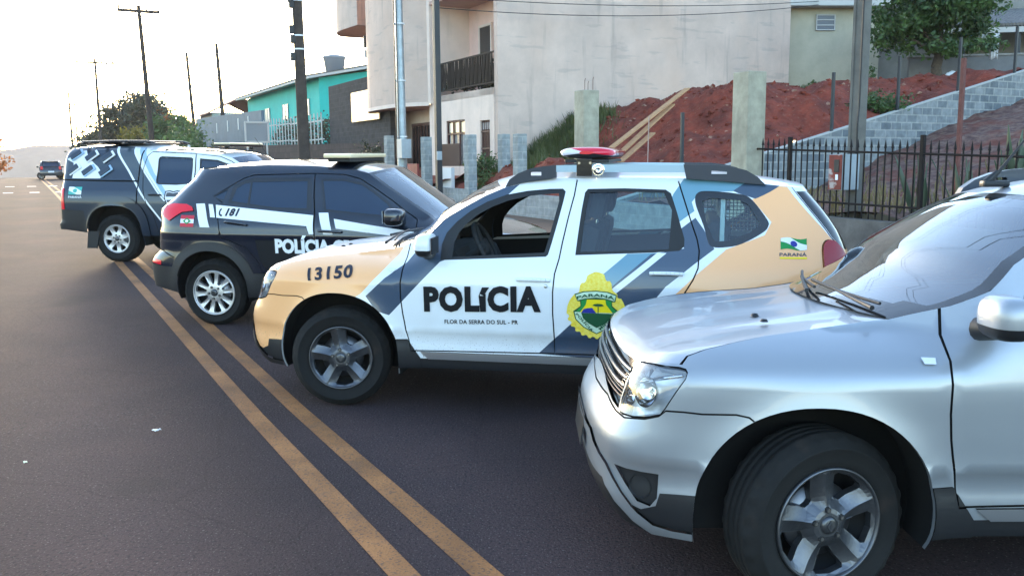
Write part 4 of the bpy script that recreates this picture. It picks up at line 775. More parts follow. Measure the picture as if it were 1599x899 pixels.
    b = MB(); b.prism([(2.60, 1.61), (2.66, 1.628), (2.80, 1.612), (2.82, 1.598), (2.78, 1.585), (2.66, 1.59)], -.50, .50, base, 'Y'); b.build('spoiler', root)
    wells(S, root, (fa, ra), MATS['wheel_well'], MATS['black_plastic'])
    underbody(root, [(-.62, .24), (-.66, .60), (-.58, .88), (.30, .96), (.62, .90), (.70, .42), (2.2, .42), (2.3, .95), (2.9, .95), (3.1, .36), (2.9, .26)], .60, MATS['wheel_well'])
    b = MB(); b.prism([(.45, .90), (.50, 1.05), (.75, 1.05), (.85, .9)], -.70, .70, MATS['cabin_trim'], 'Y'); b.build('dashboard', root)
    for s in (-1, 1): seat(root, 1.25, s*.38, MATS['seat_cloth'])
    seat(root, 2.1, 0, MATS['seat_cloth'], 1.2, .58, 'rear_bench', False)
    # stripes and lettering on the seen (right) side
    W = MATS['decal_white']; sd = -1; sq = lambda nm, par, p, m=W, o=.003: decal(S, nm, par, np.array(p), [tuple(range(len(p)))], m, lambda q: q, o, sd); RD, FD = O[('rear_door', sd)], O[('front_door', sd)]
    def band(nm, par, lo, hi, n=12):
        a = np.linspace(0, 1, n); L = [tuple(np.array(lo[0])*(1-t)+np.array(lo[1])*t) for t in a]; H = [tuple(np.array(hi[0])*(1-t)+np.array(hi[1])*t) for t in a]; v = np.array(L+H); return decal(S, nm, par, v, [(i, i+1, n+i+1, n+i) for i in range(n-1)], W, lambda q: q, .005, sd)
    band('stripe', root, [(2.69, 1.02), (2.58, 1.02)], [(2.78, 1.25), (2.68, 1.255)], 4); band('stripe', root, [(2.585, 1.12), (2.53, 1.118)], [(2.635, 1.25), (2.585, 1.247)], 3); band('stripe', RD, [(2.515, 1.117), (1.52, 1.048)], [(2.55, 1.243), (1.475, 1.153)], 26); band('stripe', RD, [(1.50, .97), (1.455, .97)], [(1.535, 1.06), (1.472, 1.155)], 4)
    band('stripe', FD, [(1.35, .97), (1.25, .97)], [(1.42, 1.178), (1.32, 1.18)], 4); band('stripe', FD, [(1.22, 1.03), (.42, .945)], [(1.25, 1.122), (.42, 1.005)], 20); band('stripe', root, [(.39, .942), (-.25, .875)], [(.39, 1.0), (-.25, .90)], 14)
    v = np.array([(2.10, .905), (1.45, .905), (1.45, .575), (2.13, .575), (2.07, .66)]); g = np.linspace(0, 1, 10); sq('panel_decal', RD, [(2.08, .905), (1.9, .905), (1.7, .905), (1.46, .905), (1.445, .72), (1.44, .60), (1.7, .60), (1.98, .60), (2.04, .70)], MATS['decal_black'], .0025)
    v, f = text2d('POLÍCIA CIVIL', 1, .055); v = fit2d(v, 1); cap = .76*v[:, 1].max(); decal(S, 'lettering', RD, v, f, W, lambda q: np.stack([1.865-q[:, 0]*.98, .772+q[:, 1]/cap*.140], 1), .005, sd)
    v, f = text2d('181', 1, .06, .25, 1.1); v = fit2d(v, 1); a = v[:, 1].max(); decal(S, 'lettering', RD, v, f, MATS['decal_navy'], lambda q: np.stack([2.425-q[:, 0]*.155, 1.133+q[:, 1]/a*.078], 1), .006, sd)
    t = np.linspace(R(110), R(290), 12); ph = [(2.465+.035*math.cos(a)*-1, 1.172+.042*math.sin(a)) for a in t]+[(2.465+.018*math.cos(a)*-1, 1.172+.025*math.sin(a)) for a in t[::-1]]; sq('phone_symbol', RD, ph, MATS['decal_navy'], .006)
    fg = lambda a, b_, c, d: [(2.93-.16*a, 1.02+.115*b_), (2.93-.16*c, 1.02+.115*b_), (2.93-.16*c, 1.02+.115*d), (2.93-.16*a, 1.02+.115*d)]
    sq('flag_emblem', root, fg(0, 0, 1, 1), W); sq('flag_emblem', root, fg(0, .68, 1, 1), MATS['decal_red'], .0045); sq('flag_emblem', root, fg(0, 0, 1, .32), MATS['decal_red'], .0045); sq('flag_emblem', root, [(2.93-.16*x_, 1.02+.115*y_) for x_, y_ in ((.2, .5), (.5, .80), (.8, .5), (.5, .20))], MATS['decal_green'], .006); sq('flag_emblem', root, [(2.93-.16*(.5+.12*math.cos(a)), 1.02+.115*(.5+.14*math.sin(a))) for a in np.linspace(0, 6.28, 14)[:-1]], W, .0075)
    for s in (-1, 1):
        mirror_part(root, (.60, 1.0, 1.165), (.27, .26, .17), base, MATS['gloss_black'], (.54, .83, 1.11), s)
        for (d, a_, b_, z_, z1_) in (('front_door', 1.16, 1.40, .995, 1.005), ('rear_door', 2.17, 2.41, 1.05, 1.075)): door_handle(S, O[(d, -s)], a_, b_, z_, base, -s, z1_)
    bar = empty('light_bar', (1.30, 0, 1.70), 0, root); b = MB(); b.box((0, 0, .042), (.30, 1.16, .046), MATS['beacon_cream'], .022); b.build('beacon_lens', bar); b = MB(); b.box((0, 0, .0), (.24, 1.06, .04), MATS['black_plastic'], .01); b.build('bar_base', bar)
    wheels(root, 'creta', .345, .2335, .215, (0, 2.59), .715); plate(root, (3.40, 0, .88), -1)
    on_road(root, -.40, 9.44, R(-10)+math.pi); return root
make_creta()

# ------------------------------------------------------------------ dark pickup with a canopy (right side seen)
def make_pickup():
    S = Surf(AMAROK); U = S.U; root = empty('police_pickup'); base = MATS['pickup_dark']
    tag(root, 'dark and white police pickup with a closed bed canopy, farthest of the angled police vehicles', 'pickup truck')
    front_top = [(0, 1.08), (.5, 1.085), (.9, 1.09)]; hood_xz = [(-.45, 1.11), (-.2, 1.15), (.1, 1.19), (.38, 1.23)]; pil_xz = [(.60, 1.36), (.80, 1.50), (1.00, 1.63), (1.10, 1.685)]; roof_xz = [(1.3, 1.735), (1.6, 1.765), (2.03, 1.79), (2.45, 1.805), (2.56, 1.815), (2.64, 1.845), (2.94, 1.858), (3.4, 1.862), (3.76, 1.855), (3.92, 1.835)]
    HE = [front_top[-1]]+S.xz(hood_xz); PE = [HE[-1]]+S.xz(pil_xz); RE = [PE[-1]]+S.xz(roof_xz); rear_top = [RE[-1], (RE[-1][0]+.2, 1.835), (U-.5, 1.84), (U, 1.84)]
    bottom = [(0, .40), (1.1, .40), (1.9, .42), (S.uofx(2.5, .44), .44), (S.uofx(3.6, .48), .48), (U-1.0, .52), (U, .53)]
    fa, ra = arch_poly(S, 0, .44, .46, 0, 2.6), arch_poly(S, 3.075, .44, .48, 0, 2.6); cl = lambda a: [(S.uofx(p, q), q) for p, q in a]; void = lambda a: cl(a)+[(S.uofx(a[-1][0], .4), .2), (S.uofx(a[0][0], .4), .2)]
    big = lambda cx: arch_poly(S, cx, .46, .62, 0, 2.5)
    fd = S.xz([(.52, 1.25), (.48, 1.0), (.50, .62), (.55, .47), (1.62, .47), (1.66, 1.0), (1.69, 1.26), (1.72, 1.745), (1.3, 1.705), (1.1, 1.63), (.85, 1.47), (.68, 1.34)]); rdd = S.xz([(1.63, .47), (2.30, .47), (2.38, .80), (2.47, .91), (2.56, 1.19), (2.62, 1.50), (2.56, 1.72), (2.50, 1.78), (1.73, 1.75), (1.70, 1.26), (1.67, 1.0)])
    fw = S.xz([(.80, 1.29), (1.62, 1.29), (1.65, 1.675), (1.34, 1.65), (1.10, 1.57), (.92, 1.45)]); rw = S.xz([(1.745, 1.29), (1.75, 1.275), (2.0, 1.255), (2.30, 1.262), (2.345, 1.28), (2.36, 1.33), (2.365, 1.66), (2.35, 1.695), (2.31, 1.708), (1.80, 1.69), (1.765, 1.67)])
    can = S.xz([(2.665, 1.31), (3.2, 1.312), (3.9, 1.325)])+[(U-.6, 1.325), (U, 1.325), (U, 1.9), (S.uofx(2.66, 1.80), 1.9)]
    tail = [(S.uofx(p, q), q) for p, q in [(3.975, 1.19), (3.96, .85), (4.06, .845), (4.09, .90), (4.085, 1.14), (4.05, 1.19)]]
    bump = S.xz([(3.60, .83), (3.9, .845)])+[(U-.9, .845), (U, .845), (U, .3), (S.uofx(3.5, .5), .3)]
    clad = cl(big(3.075))+[(S.uofx(3.7, .3), .3), (S.uofx(2.4, .3), .3)]; cladf = cl(big(0))+[(S.uofx(.62, .3), .3), (S.uofx(-.6, .4), .3)]
    wh, slt = MATS['police_white'], MATS['pickup_slate']
    C = dict(outline=bottom+(front_top+HE[1:]+PE[1:]+RE[1:]+rear_top[1:])[::-1], voids=[void(fa), void(ra)], base=base, merged={'body', 'bumper', 'canopy', 'tailgate'},
        parts=[('canopy', can), ('front_door', fd), ('rear_door', rdd), ('rear_wheel_arch', clad), ('front_wheel_arch', cladf), ('bumper', bump), ('tailgate', [(S.uofx(4.08, 1.0)+.06, 1.30), (U, 1.30), (U, .86), (S.uofx(4.08, .9)+.06, .86)]), ('tail_light', tail)],
        partmat={'bumper': MATS['black_plastic'], 'tail_light': MATS['lamp_red']}, partoff={'rear_wheel_arch': .022, 'front_wheel_arch': .022, 'bumper': .012, 'tail_light': .008, 'canopy': .006},
        windows=[dict(name='window_glass', parent='front_door', outer=fw, inner=inset(fw, .02), seal=MATS['rubber_seal'], glass=MATS['dark_glass']), dict(name='window_glass', parent='rear_door', outer=rw, inner=inset(rw, .02), seal=MATS['rubber_seal'], glass=MATS['dark_glass'])],
        gaps=[(fd+[fd[0]], .012), (rdd+[rdd[0]], .012), (S.xz([(2.65, .95), (2.665, 1.3), (2.68, 1.50), (2.66, 1.80)]), .02), (can[:4], .022)],
        paint=[(slt, S.xz([(3.25, 1.95), (2.79, 1.38), (2.22, .66), (2.1, .3), (1.7, .3), (2.16, 1.0), (2.58, 1.45), (2.93, 1.95)])), (wh, S.xz([(2.93, 1.95), (2.56, 1.45), (2.14, 1.0), (1.75, .50), (-.2, .45), (-.2, 1.3), (.8, 1.7), (1.5, 1.95)])), (MATS['pickup_pale'], S.xz([(2.84, 1.95), (2.50, 1.44), (2.08, .98), (2.0, .98), (2.42, 1.45), (2.72, 1.95)])),
               (MATS['decal_white'], S.xz([(3.27, 1.95), (2.81, 1.38), (2.24, .66), (2.205, .66), (2.77, 1.38), (3.22, 1.95)])), (MATS['decal_white'], S.xz([(2.945, 1.95), (2.60, 1.45), (2.18, 1.0), (2.15, 1.0), (2.565, 1.45), (2.91, 1.95)])),
               (MATS['decal_white'], S.xz([(3.86, 1.35), (3.35, 1.35), (3.33, 1.42), (3.42, 1.53), (3.56, 1.64), (3.70, 1.80), (3.84, 1.78), (3.92, 1.70), (4.02, 1.66), (3.88, 1.60)]))])
    O = shell(S, C, root); ts = np.linspace(-1, 1, 33)
    E = edge3d(S, HE, 20); G = top_patch(E, ts, lambda s: .05, lambda s: .03*s, 2.6, 2, front=end_curve(S, front_top, abs(E[0, 1]), ts)); b = MB(); b.grid(G, wh, flip=True); b.build('hood', root)
    E = edge3d(S, PE, 20); G = top_patch(E, ts, lambda s: .02+.03*s, lambda s: .16, 2.2, 2); b = MB(); b.grid(G, MATS['dark_glass'], flip=True); b.build('windshield', root)
    E = edge3d(S, RE, 40); G = top_patch(E, ts, lambda s: .04+.02*s, lambda s: .14*(1-s), 2.6, 2, rear=end_curve(S, rear_top, abs(E[-1, 1]), ts)); b = MB(); b.grid(G, wh, flip=True); o = b.build('roof', root); o.data.materials.append(base)
    for p in o.data.polygons:
        if p.center.x > 3.0: p.material_index = 1
    wells(S, root, (fa, ra), MATS['wheel_well'], base, .62)
    underbody(root, [(-.66, .40), (-.7, 1.0), (.4, 1.1), (.6, .5), (2.5, .5), (2.55, 1.05), (3.9, 1.05), (3.95, .55), (3.0, .35)], .62, MATS['wheel_well'])
    for k, (x_, z_) in enumerate([(3.82, 1.72), (3.54, 1.70), (3.25, 1.69), (3.84, 1.49), (3.57, 1.47), (3.26, 1.46)]):   # tilted vent hoods on the canopy
        P = (S.P(S.uofx(x_, z_), z_)+S.N(S.uofx(x_, z_), z_)*.012)*np.array([1, -1, 1]); N = Vector(S.N(S.uofx(x_, z_), z_)*np.array([1, -1, 1])); T = Matrix.Translation(Vector(P)+N*.012) @ N.to_track_quat('Z', 'Y').to_matrix().to_4x4() @ Matrix.Rotation(R(-52), 4, 'Z')
        b = MB(); b.box((0, 0, .0), (.105, .235, .022), MATS['decal_white'] if k in (1, 2, 3) else MATS['pickup_pale'], .008, M=T); b.box((-.012, -.015, .016), (.085, .20, .03), MATS['pickup_dark'], .012, M=T); b.build('vent_hood', O[('canopy', 0)])
    fl4 = [(0, 0), (1, 0), (1, 1), (0, 1)]; sq = lambda nm, p, m, o: decal(S, nm, root, np.array(p), [tuple(range(len(p)))], m, lambda q: np.stack([3.885-q[:, 0]*.24, 1.092+q[:, 1]*.122], 1), o, -1)
    sq('flag_emblem', fl4, MATS['decal_teal'], .003); sq('flag_emblem', [(0, .55), (0, 1), (.35, 1), (1, .45), (1, 0), (.65, 0)], MATS['decal_white'], .0045); sq('flag_emblem', [(.5+.16*math.cos(a), .5+.26*math.sin(a)) for a in np.linspace(0, 6.28, 14)[:-1]], MATS['decal_teal'], .006)
    v, f = text2d('PARANÁ', 1, .02); v = fit2d(v, 1); a = v[:, 1].max(); decal(S, 'lettering', root, v, f, MATS['decal_white'], lambda q: np.stack([3.885-q[:, 0]*.25, 1.035+q[:, 1]/a*.042], 1), .003, -1)
    RD = O[('rear_door', -1)]; bd = lambda p, m, o: decal(S, 'shield_emblem', RD, np.array(p), [tuple(range(len(p)))], m, lambda q: q, o, -1)
    sh = [(2.16, 1.16), (2.08, 1.17), (2.02, 1.155), (1.96, 1.17), (1.89, 1.16), (1.88, 1.10), (1.86, 1.06), (1.90, .96), (2.02, .89), (2.14, .96), (2.18, 1.06), (2.17, 1.10)]; bd(sh, MATS['decal_navy'], .003); bd(inset(sh, .018), MATS['decal_white'], .0045); bd(inset(sh, .03), MATS['decal_grey'], .006); bd([(2.15, 1.07), (1.89, 1.07), (1.89, 1.02), (2.15, 1.02)], MATS['decal_white'], .0075)
    bd([(2.16, .915), (1.88, .915), (1.88, .885), (2.16, .885)], MATS['decal_red'], .009)
    for s in (-1, 1):
        mirror_part(root, (.72, 1.06, 1.33), (.18, .24, .22), MATS['gloss_black'], MATS['black_plastic'], (.72, .86, 1.25), s, None)
        for (d, a_, b_, z_) in (('front_door', 1.36, 1.58, 1.09), ('rear_door', 2.22, 2.44, 1.095)): door_handle(S, O[(d, -s)], a_, b_, z_, MATS['black_plastic'], -s)
        b = MB(); b.path([(1.25, s*.60, 1.768), (1.35, s*.62, 1.79), (1.75, s*.625, 1.81), (2.2, s*.625, 1.822), (2.28, s*.62, 1.81)], .014, MATS['black_plastic'], 8); b.build('roof_rail', root)
        b = MB(); b.prism([(3.36, .50), (3.56, .50), (3.60, .22), (3.42, .22)], s*.91, s*.89, MATS['black_plastic'], 'Y'); b.build('mud_flap', root)
    bar = empty('light_bar', (1.30, 0, 1.86), 0, root); b = MB(); b.box((0, 0, .050), (.27, 1.24, .030), MATS['beacon_cream'], .014); b.box((0, 0, .020), (.29, 1.26, .045), MATS['gloss_black'], .015); b.build('beacon_lens', bar)
    for s in (-1, 1): b = MB(); b.box((0, s*.45, -.02), (.05, .03, .05), MATS['black_plastic']); b.build('bracket', bar)
    b = MB()
    for xx in (2.62, 3.0, 3.4, 3.75): b.box((xx, 0, 1.915), (.05, 1.3, .03), MATS['gloss_black'], .01)
    for s in (-1, 1): b.path([(2.5, s*.55, 1.92), (2.62, s*.55, 1.95), (3.2, s*.55, 1.955), (3.8, s*.55, 1.94), (3.88, s*.55, 1.90)], .018, MATS['gloss_black'], 8)
    b.box((3.2, 0, 1.94), (1.0, .95, .05), MATS['gloss_black'], .02); b.build('roof_rack', root)
    b = MB(); b.tube((.98, -.42, 1.70), (1.22, -.42, 2.02), .006, MATS['black_plastic'], .003); b.build('antenna', root)
    wheels(root, 'amarok', .385, .2335, .245, (0, 3.075), .76); plate(root, (4.10, 0, .70), -1)
    b = MB(); b.tube((2.45, .45, .33), (3.7, .45, .38), .05, MATS['wheel_well']); b.tube((3.075, -.7, .385), (3.075, .7, .385), .06, MATS['wheel_well']); b.build('rear_axle', root)
    on_road(root, -3.27, 14.80, R(-9)+math.pi); return root
make_pickup()
# ------------------------------------------------------------------ setting: ground, road, verge, banks, hill
def RDB(b, name, d, n, z=0, parent=None): return b.build(name, parent, rd(d, n, z) if parent is None else (n, d, z), (0, 0, ROADROT) if parent is None else None)
def rempty(name, d, n, z): return empty(name, rd(d, n, z), ROADROT)
def sheet(name, ns, ds, zf, m, kind='structure', jit=0, smooth=True):
    P = np.array([[tuple(rd(d, n, zf(d, n)+(RNG.normal()*jit if jit else 0))) for n in ns] for d in ds]); b = MB(); b.grid(P, m, smooth); o = b.build(name); tag(o, kind=kind); return o
asph = mat('asphalt', (.056, .037, .040), .93, spec=.20, noise=.35, nscale=.7, bump=1.0, bscale=75, dist=.012, col2=(.041, .029, .031)); overlay(asph, (.098, .055, .044), .35, .46, .78, strength=.65); overlay(asph, (.020, .018, .018), 55, .52, .66, detail=3, strength=.75); overlay(asph, (.17, .15, .145), 85, .63, .70, detail=2, strength=.65); overlay(asph, (.026, .023, .023), .8, .62, .70, strength=.5)
def tracks(m):
    """slightly polished wheel tracks along the street and a few thin cracks"""
    N, L, b = nodes_of(m); tc = N.new('ShaderNodeTexCoord'); dt = N.new('ShaderNodeVectorMath'); dt.operation = 'DOT_PRODUCT'; dt.inputs[1].default_value = (EN.x, EN.y, 0); L.new(tc.outputs['Object'], dt.inputs[0])
    nz = N.new('ShaderNodeTexNoise'); nz.inputs['Scale'].default_value = .5; L.new(tc.outputs['Object'], nz.inputs['Vector']); ad = N.new('ShaderNodeMath'); ad.operation = 'MULTIPLY_ADD'; ad.inputs[1].default_value = .5; L.new(nz.outputs['Fac'], ad.inputs[0]); L.new(dt.outputs['Value'], ad.inputs[2])
    mu = N.new('ShaderNodeMath'); mu.operation = 'MULTIPLY'; mu.inputs[1].default_value = 3.7; L.new(ad.outputs[0], mu.inputs[0]); sn = N.new('ShaderNodeMath'); sn.operation = 'SINE'; L.new(mu.outputs[0], sn.inputs[0])
    mr = N.new('ShaderNodeMapRange'); mr.inputs[1].default_value = -1; mr.inputs[2].default_value = 1; mr.inputs[3].default_value = .84; mr.inputs[4].default_value = 1.16; L.new(sn.outputs[0], mr.inputs[0])
    vo = N.new('ShaderNodeTexVoronoi'); vo.feature = 'DISTANCE_TO_EDGE'; vo.inputs['Scale'].default_value = .42; wp = N.new('ShaderNodeTexNoise'); wp.inputs['Scale'].default_value = 2.5; wp.inputs['Detail'].default_value = 6; L.new(tc.outputs['Object'], wp.inputs['Vector']); mxv = N.new('ShaderNodeMix'); mxv.data_type = 'VECTOR'; mxv.inputs[0].default_value = .18; L.new(tc.outputs['Object'], mxv.inputs[4]); L.new(wp.outputs['Color'], mxv.inputs[5]); L.new(mxv.outputs[1], vo.inputs['Vector'])
    cr = N.new('ShaderNodeMapRange'); cr.inputs[1].default_value = .0015; cr.inputs[2].default_value = .0045; cr.inputs[3].default_value = .86; cr.inputs[4].default_value = 1; L.new(vo.outputs['Distance'], cr.inputs[0]); m3 = N.new('ShaderNodeMath'); m3.operation = 'MULTIPLY'; L.new(mr.outputs[0], m3.inputs[0]); L.new(cr.outputs[0], m3.inputs[1])
    vm = N.new('ShaderNodeVectorMath'); vm.operation = 'SCALE'; L.new(b.inputs['Base Color'].links[0].from_socket, vm.inputs[0]); L.new(m3.outputs[0], vm.inputs['Scale']); L.new(vm.outputs[0], b.inputs['Base Color'])
tracks(asph)
line_m = mat('faded_line_paint', lin(158, 104, 58), .85, noise=.45, nscale=2.2, bump=.6, bscale=75, dist=.008); overlay(line_m, (.10, .068, .052), 4, .56, .80, strength=.5); overlay(line_m, (.05, .040, .038), 75, .53, .66, strength=.7)
white_m = mat('worn_white_paint', lin(196, 196, 200), .7); overlay(white_m, (.06, .055, .055), 7, .5, .7, strength=.6)
earth = mat('red_earth', (.27, .052, .028), .95, noise=.55, nscale=2.2, bump=.9, bscale=7, dist=.10, col2=(.105, .022, .015)); overlay(earth, (.27, .15, .10), 11, .60, .72, strength=.55); overlay(earth, (.05, .015, .012), 1.0, .52, .7, strength=.6)
verge_m = mat('verge_dirt', (.12, .075, .055), .95, noise=.5, nscale=3, bump=.6, bscale=12, dist=.03, col2=(.07, .05, .04)); concrete = mat('pale_concrete', (.30, .29, .27), .85, noise=.28, nscale=5, bump=.25, bscale=60, dist=.006)
field = mat('field_grass', (.060, .062, .030), .95, noise=.5, nscale=.05, col2=(.09, .075, .045))
sheet('ground', [-900, -500, -200, -60, -20, -6, 0, 6.3, 11.6, 30, 80, 200, 500, 900], [-300, -100, -30, 0, 6, 12, 20, 30, 40, 50, 60, 70, 80, 88, 95, 105, 115, 130, 150, 170, 200, 260, 330, 600, 850], lambda d, n: zr(d)-.06 if d > -31 else -.06, field)
ds = list(np.arange(-40, 88, 2.0))+list(np.arange(88, 170, 4.0))
sheet('road', [-5.3, -3, -1, 1, 3, 5, 6.2], ds, lambda d, n: zr(d), asph)
for n0 in (1.275, 1.575): sheet('road_marking', [n0-.06, n0+.06], [q for q in ds if -20 < q < 130], lambda d, n: zr(d)+.004, line_m)
for k, d0 in enumerate((47.5, 58.5)):
    for j, n0 in enumerate((-.85, .25, 1.35, 2.5, 3.6)): sheet('road_marking', [n0-.05*k, n0+.42], [d0, d0+.7], lambda d, n: zr(d)+.006, white_m)
sheet('verge', [-9, -7, -5.45], ds, lambda d, n: zr(d)+.06, verge_m); sheet('pavement', [6.36, 8, 9.6, 11.36], [q for q in ds if q < 90], lambda d, n: zr(d)+.12, verge_m)
for n0 in (6.28, -5.38):
    b = MB(); P = []
    for d in ds: P.append([tuple(rd(d, n0+s*.08, zr(d)+h)) for s, h in ((-1, -.1), (-1, .11), (-.8, .13), (.8, .13), (1, .11), (1, -.1))])
    b.grid(np.array(P), concrete, False); tag(b.build('kerb'), kind='structure')
SOIL_D0, WALL_D = 25.5, 16.55
def soil_z(d, n):
    z = float(np.interp(n, [11.4, 12.4, 13.5, 15.2, 16.6, 17.6, 19, 22, 26, 34], [.72, .95, 1.35, 1.95, 2.35, 2.95, 3.6, 3.95, 4.3, 4.6]))
    k = min(1, max(0, (d-16.5)/2.5)); z += .55*math.exp(-((n-18.4)/1.7)**2)*k*min(1, max(0, (24.8-d)/3)); z -= .5*math.exp(-((n-14.6)/1.0)**2)*k*.6
    w = min(1, max(0, (d-16.6)/4.2))**.8; lo = .79+(n-11.5)*.2336-.14; z = min(z, lo+w*max(0, z-lo)+w*.3) 
    k2 = min(1, max(0, (d-21.5)/3)); z += k2*float(np.interp(n, [13.4, 14.5, 15.3, 16.6, 17.6, 19], [0, .35, .45, .8, .5, 0]))
    z += .75*math.exp(-((n-12.5)/.8)**2)*math.exp(-((d-21.2)/2.6)**2)
    return z+.10*math.sin(n*2.1+d*1.3)+.07*math.sin(n*4.7-d*2.2)
from mathutils import noise as mnoise
clod = lambda d, n: .16*mnoise.fractal(Vector((n*.9, d*.9, 1.7)), .8, 2.1, 5)+.09*max(0, mnoise.noise(Vector((n*3.1, d*3.1, 9.0))))
sheet('soil_bank', list(np.arange(11.6, 28, .17))+list(np.arange(28, 34.1, .5)), list(np.arange(16.6, 25.6, .2))+[28, 34, 42], lambda d, n: soil_z(d, n)+clod(d, n) if d < 26 else soil_z(25.5, n), earth, jit=.022)
from mathutils import noise as mnoise
clod = lambda d, n: .16*mnoise.fractal(Vector((n*.9, d*.9, 1.7)), .8, 2.1, 5)+.09*max(0, mnoise.noise(Vector((n*3.1, d*3.1, 9.0))))
sheet('soil_bank', list(np.arange(11.62, 14.6, .4)), list(np.arange(25.5, 46, 1.0)), lambda d, n: zr(d)+.55+.03*(n-11.6)+(.8*max(0, 1-abs(d-25.5)/2.2)*max(0, 1-abs(n-12.9)/2)), earth, jit=.05)
stones = mat('stone_bank', lin(128, 100, 88), .95, bump=1.0, bscale=6, dist=.12, noise=.5, nscale=5, col2=lin(84, 58, 54), contrast=(.40, .65)); overlay(stones, lin(112, 52, 36), 1.2, .5, .66, strength=.7)
def lot_z(d, n): return float(np.interp(n, [11.5, 12.5, 16, 18, 21, 23.7, 27, 34], [.85, .88, .92, 1.0, 1.95, 2.8, 3.55, 4.5]))+.05*math.sin(n*3.1+d*2.3)
sheet('stone_bank', list(np.arange(11.6, 30, .4)), list(np.arange(-6, 16.6, .45)), lot_z, stones, jit=.03)
hill_m = mat('hazy_hill', lin(168, 142, 128), 1.0, spec=0, noise=.25, nscale=.03)  # distance haze is mixed into the hill's base colour
P = []
for n in np.arange(-700, 701, 12.0):
    h = 13.5+2.2*math.sin(n*.021+.6)+1.3*math.sin(n*.053)+.8*math.sin(n*.13+1)+.5*math.sin(n*.31)+RNG.normal()*.25; row = [(640, -12), (655, h*.45), (672, h*.85), (690, h), (730, h*.9), (800, -12)]; P.append([tuple(rd(d, n, z)) for d, z in row])
b = MB(); b.grid(np.array(P), hill_m); tag(b.build('hill'), kind='structure')

# ------------------------------------------------------------------ foliage
def leaf_mat(name, c1, c2, tr=.3):
    m = bpy.data.materials.new(name); m.use_nodes = True; MATS[name] = m; N, L, b = nodes_of(m); tc = N.new('ShaderNodeTexCoord'); n = N.new('ShaderNodeTexNoise'); n.inputs['Scale'].default_value = 1.6; n.inputs['Detail'].default_value = 8; L.new(tc.outputs['Object'], n.inputs['Vector'])
    r = N.new('ShaderNodeValToRGB'); r.color_ramp.elements[0].position = .35; r.color_ramp.elements[1].position = .68; r.color_ramp.elements[0].color = (*c2, 1); r.color_ramp.elements[1].color = (*c1, 1); L.new(n.outputs['Fac'], r.inputs[0]); L.new(r.outputs[0], b.inputs['Base Color']); b.inputs['Roughness'].default_value = .45
    t = N.new('ShaderNodeBsdfTranslucent'); L.new(r.outputs[0], t.inputs[0]); mx = N.new('ShaderNodeMixShader'); mx.inputs[0].default_value = tr; o = N['Material Output']; L.new(b.outputs[0], mx.inputs[1]); L.new(t.outputs[0], mx.inputs[2]); L.new(mx.outputs[0], o.inputs[0]); return m
LEAF = leaf_mat('leaf_green', (.105, .185, .05), (.032, .066, .020)); LEAF2 = leaf_mat('leaf_dull', (.060, .072, .036), (.022, .030, .018), .25); LEAF3 = leaf_mat('leaf_yellow', (.20, .17, .02), (.08, .085, .015), .4); LEAF4 = leaf_mat('leaf_orange', (.50, .20, .04), (.26, .09, .02), .5); GRASS = leaf_mat('grass_blade', (.11, .13, .035), (.05, .07, .02), .3); AGAVE = leaf_mat('sansevieria', (.16, .19, .12), (.05, .09, .05), .1)
bark = mat('bark', (.10, .075, .055), .95, noise=.5, nscale=9, bump=.6, bscale=30, dist=.02)
def leaves(b, lobes, count, size, m, rng, flat=.8):
    vol = np.array([l[3]*l[4]*l[5] for l in lobes]); pr = vol/vol.sum()
    cl = []
    for l in lobes:
        k = max(6, int(30*(l[3]*l[4]*l[5]/vol.max())**.66))
        for _ in range(k):
            v = rng.normal(size=3); v /= np.linalg.norm(v); r = .45+.55*rng.random()**.6; cl.append((np.array(l[:3])+v*r*np.array(l[3:6]), np.array(l[3:6])*(.13+.14*rng.random()), l[3]*l[4]*l[5]))
    w = np.array([c[2]**.5*c[1].mean() for c in cl]); idx = rng.choice(len(cl), count, p=w/w.sum()); V = []; F = []
    for i in idx:
        c = cl[i][0]+rng.normal(size=3)*cl[i][1]; a = rng.normal(size=3); a[2] *= flat; a /= np.linalg.norm(a)+1e-9; t = np.cross(a, rng.normal(size=3)); t /= np.linalg.norm(t)+1e-9; s = size*(.6+.8*rng.random()); q = len(V); n = np.cross(a, t)
        V += [c-a*s*.5, c+t*s*.28+n*s*.06, c+a*s*.5, c-t*s*.28+n*s*.06]; F.append((q, q+1, q+2, q+3))
    b.add([tuple(v) for v in V], F, m)
def limb(b, p0, p1, r0, r1, rng, m, n=5, wob=.06):
    p0, p1 = np.array(p0, float), np.array(p1, float); L = np.linalg.norm(p1-p0); pts = [p0+(p1-p0)*i/n+(rng.normal(size=3)*wob*L/n*(0 < i < n)) for i in range(n+1)]
    for i in range(n): b.tube(pts[i], pts[i+1], r0+(r1-r0)*i/n, m, r0+(r1-r0)*(i+1)/n, 8, cap=False)
def tree(name, label, cat, loc, trunk_h, r, lobes, count, size, m, seed, group=None, sub=None):
    rng = np.random.default_rng(seed); o = empty(name, loc, 0); tag(o, label, cat, group); b = MB()
    if trunk_h > 0:
        limb(b, (0, 0, -.2), (.05, 0, trunk_h), r*1.25, r*.8, rng, bark)
        for l in lobes: limb(b, (.05, 0, trunk_h*.85), (l[0]*.8, l[1]*.8, l[2]), r*.55, r*.12, rng, bark)
        b.build('trunk', o)
    b = MB(); leaves(b, lobes, count, size, m, rng)
    if sub: leaves(b, sub[0], sub[1], size, sub[2], rng)
    b.build('crown', o); return o

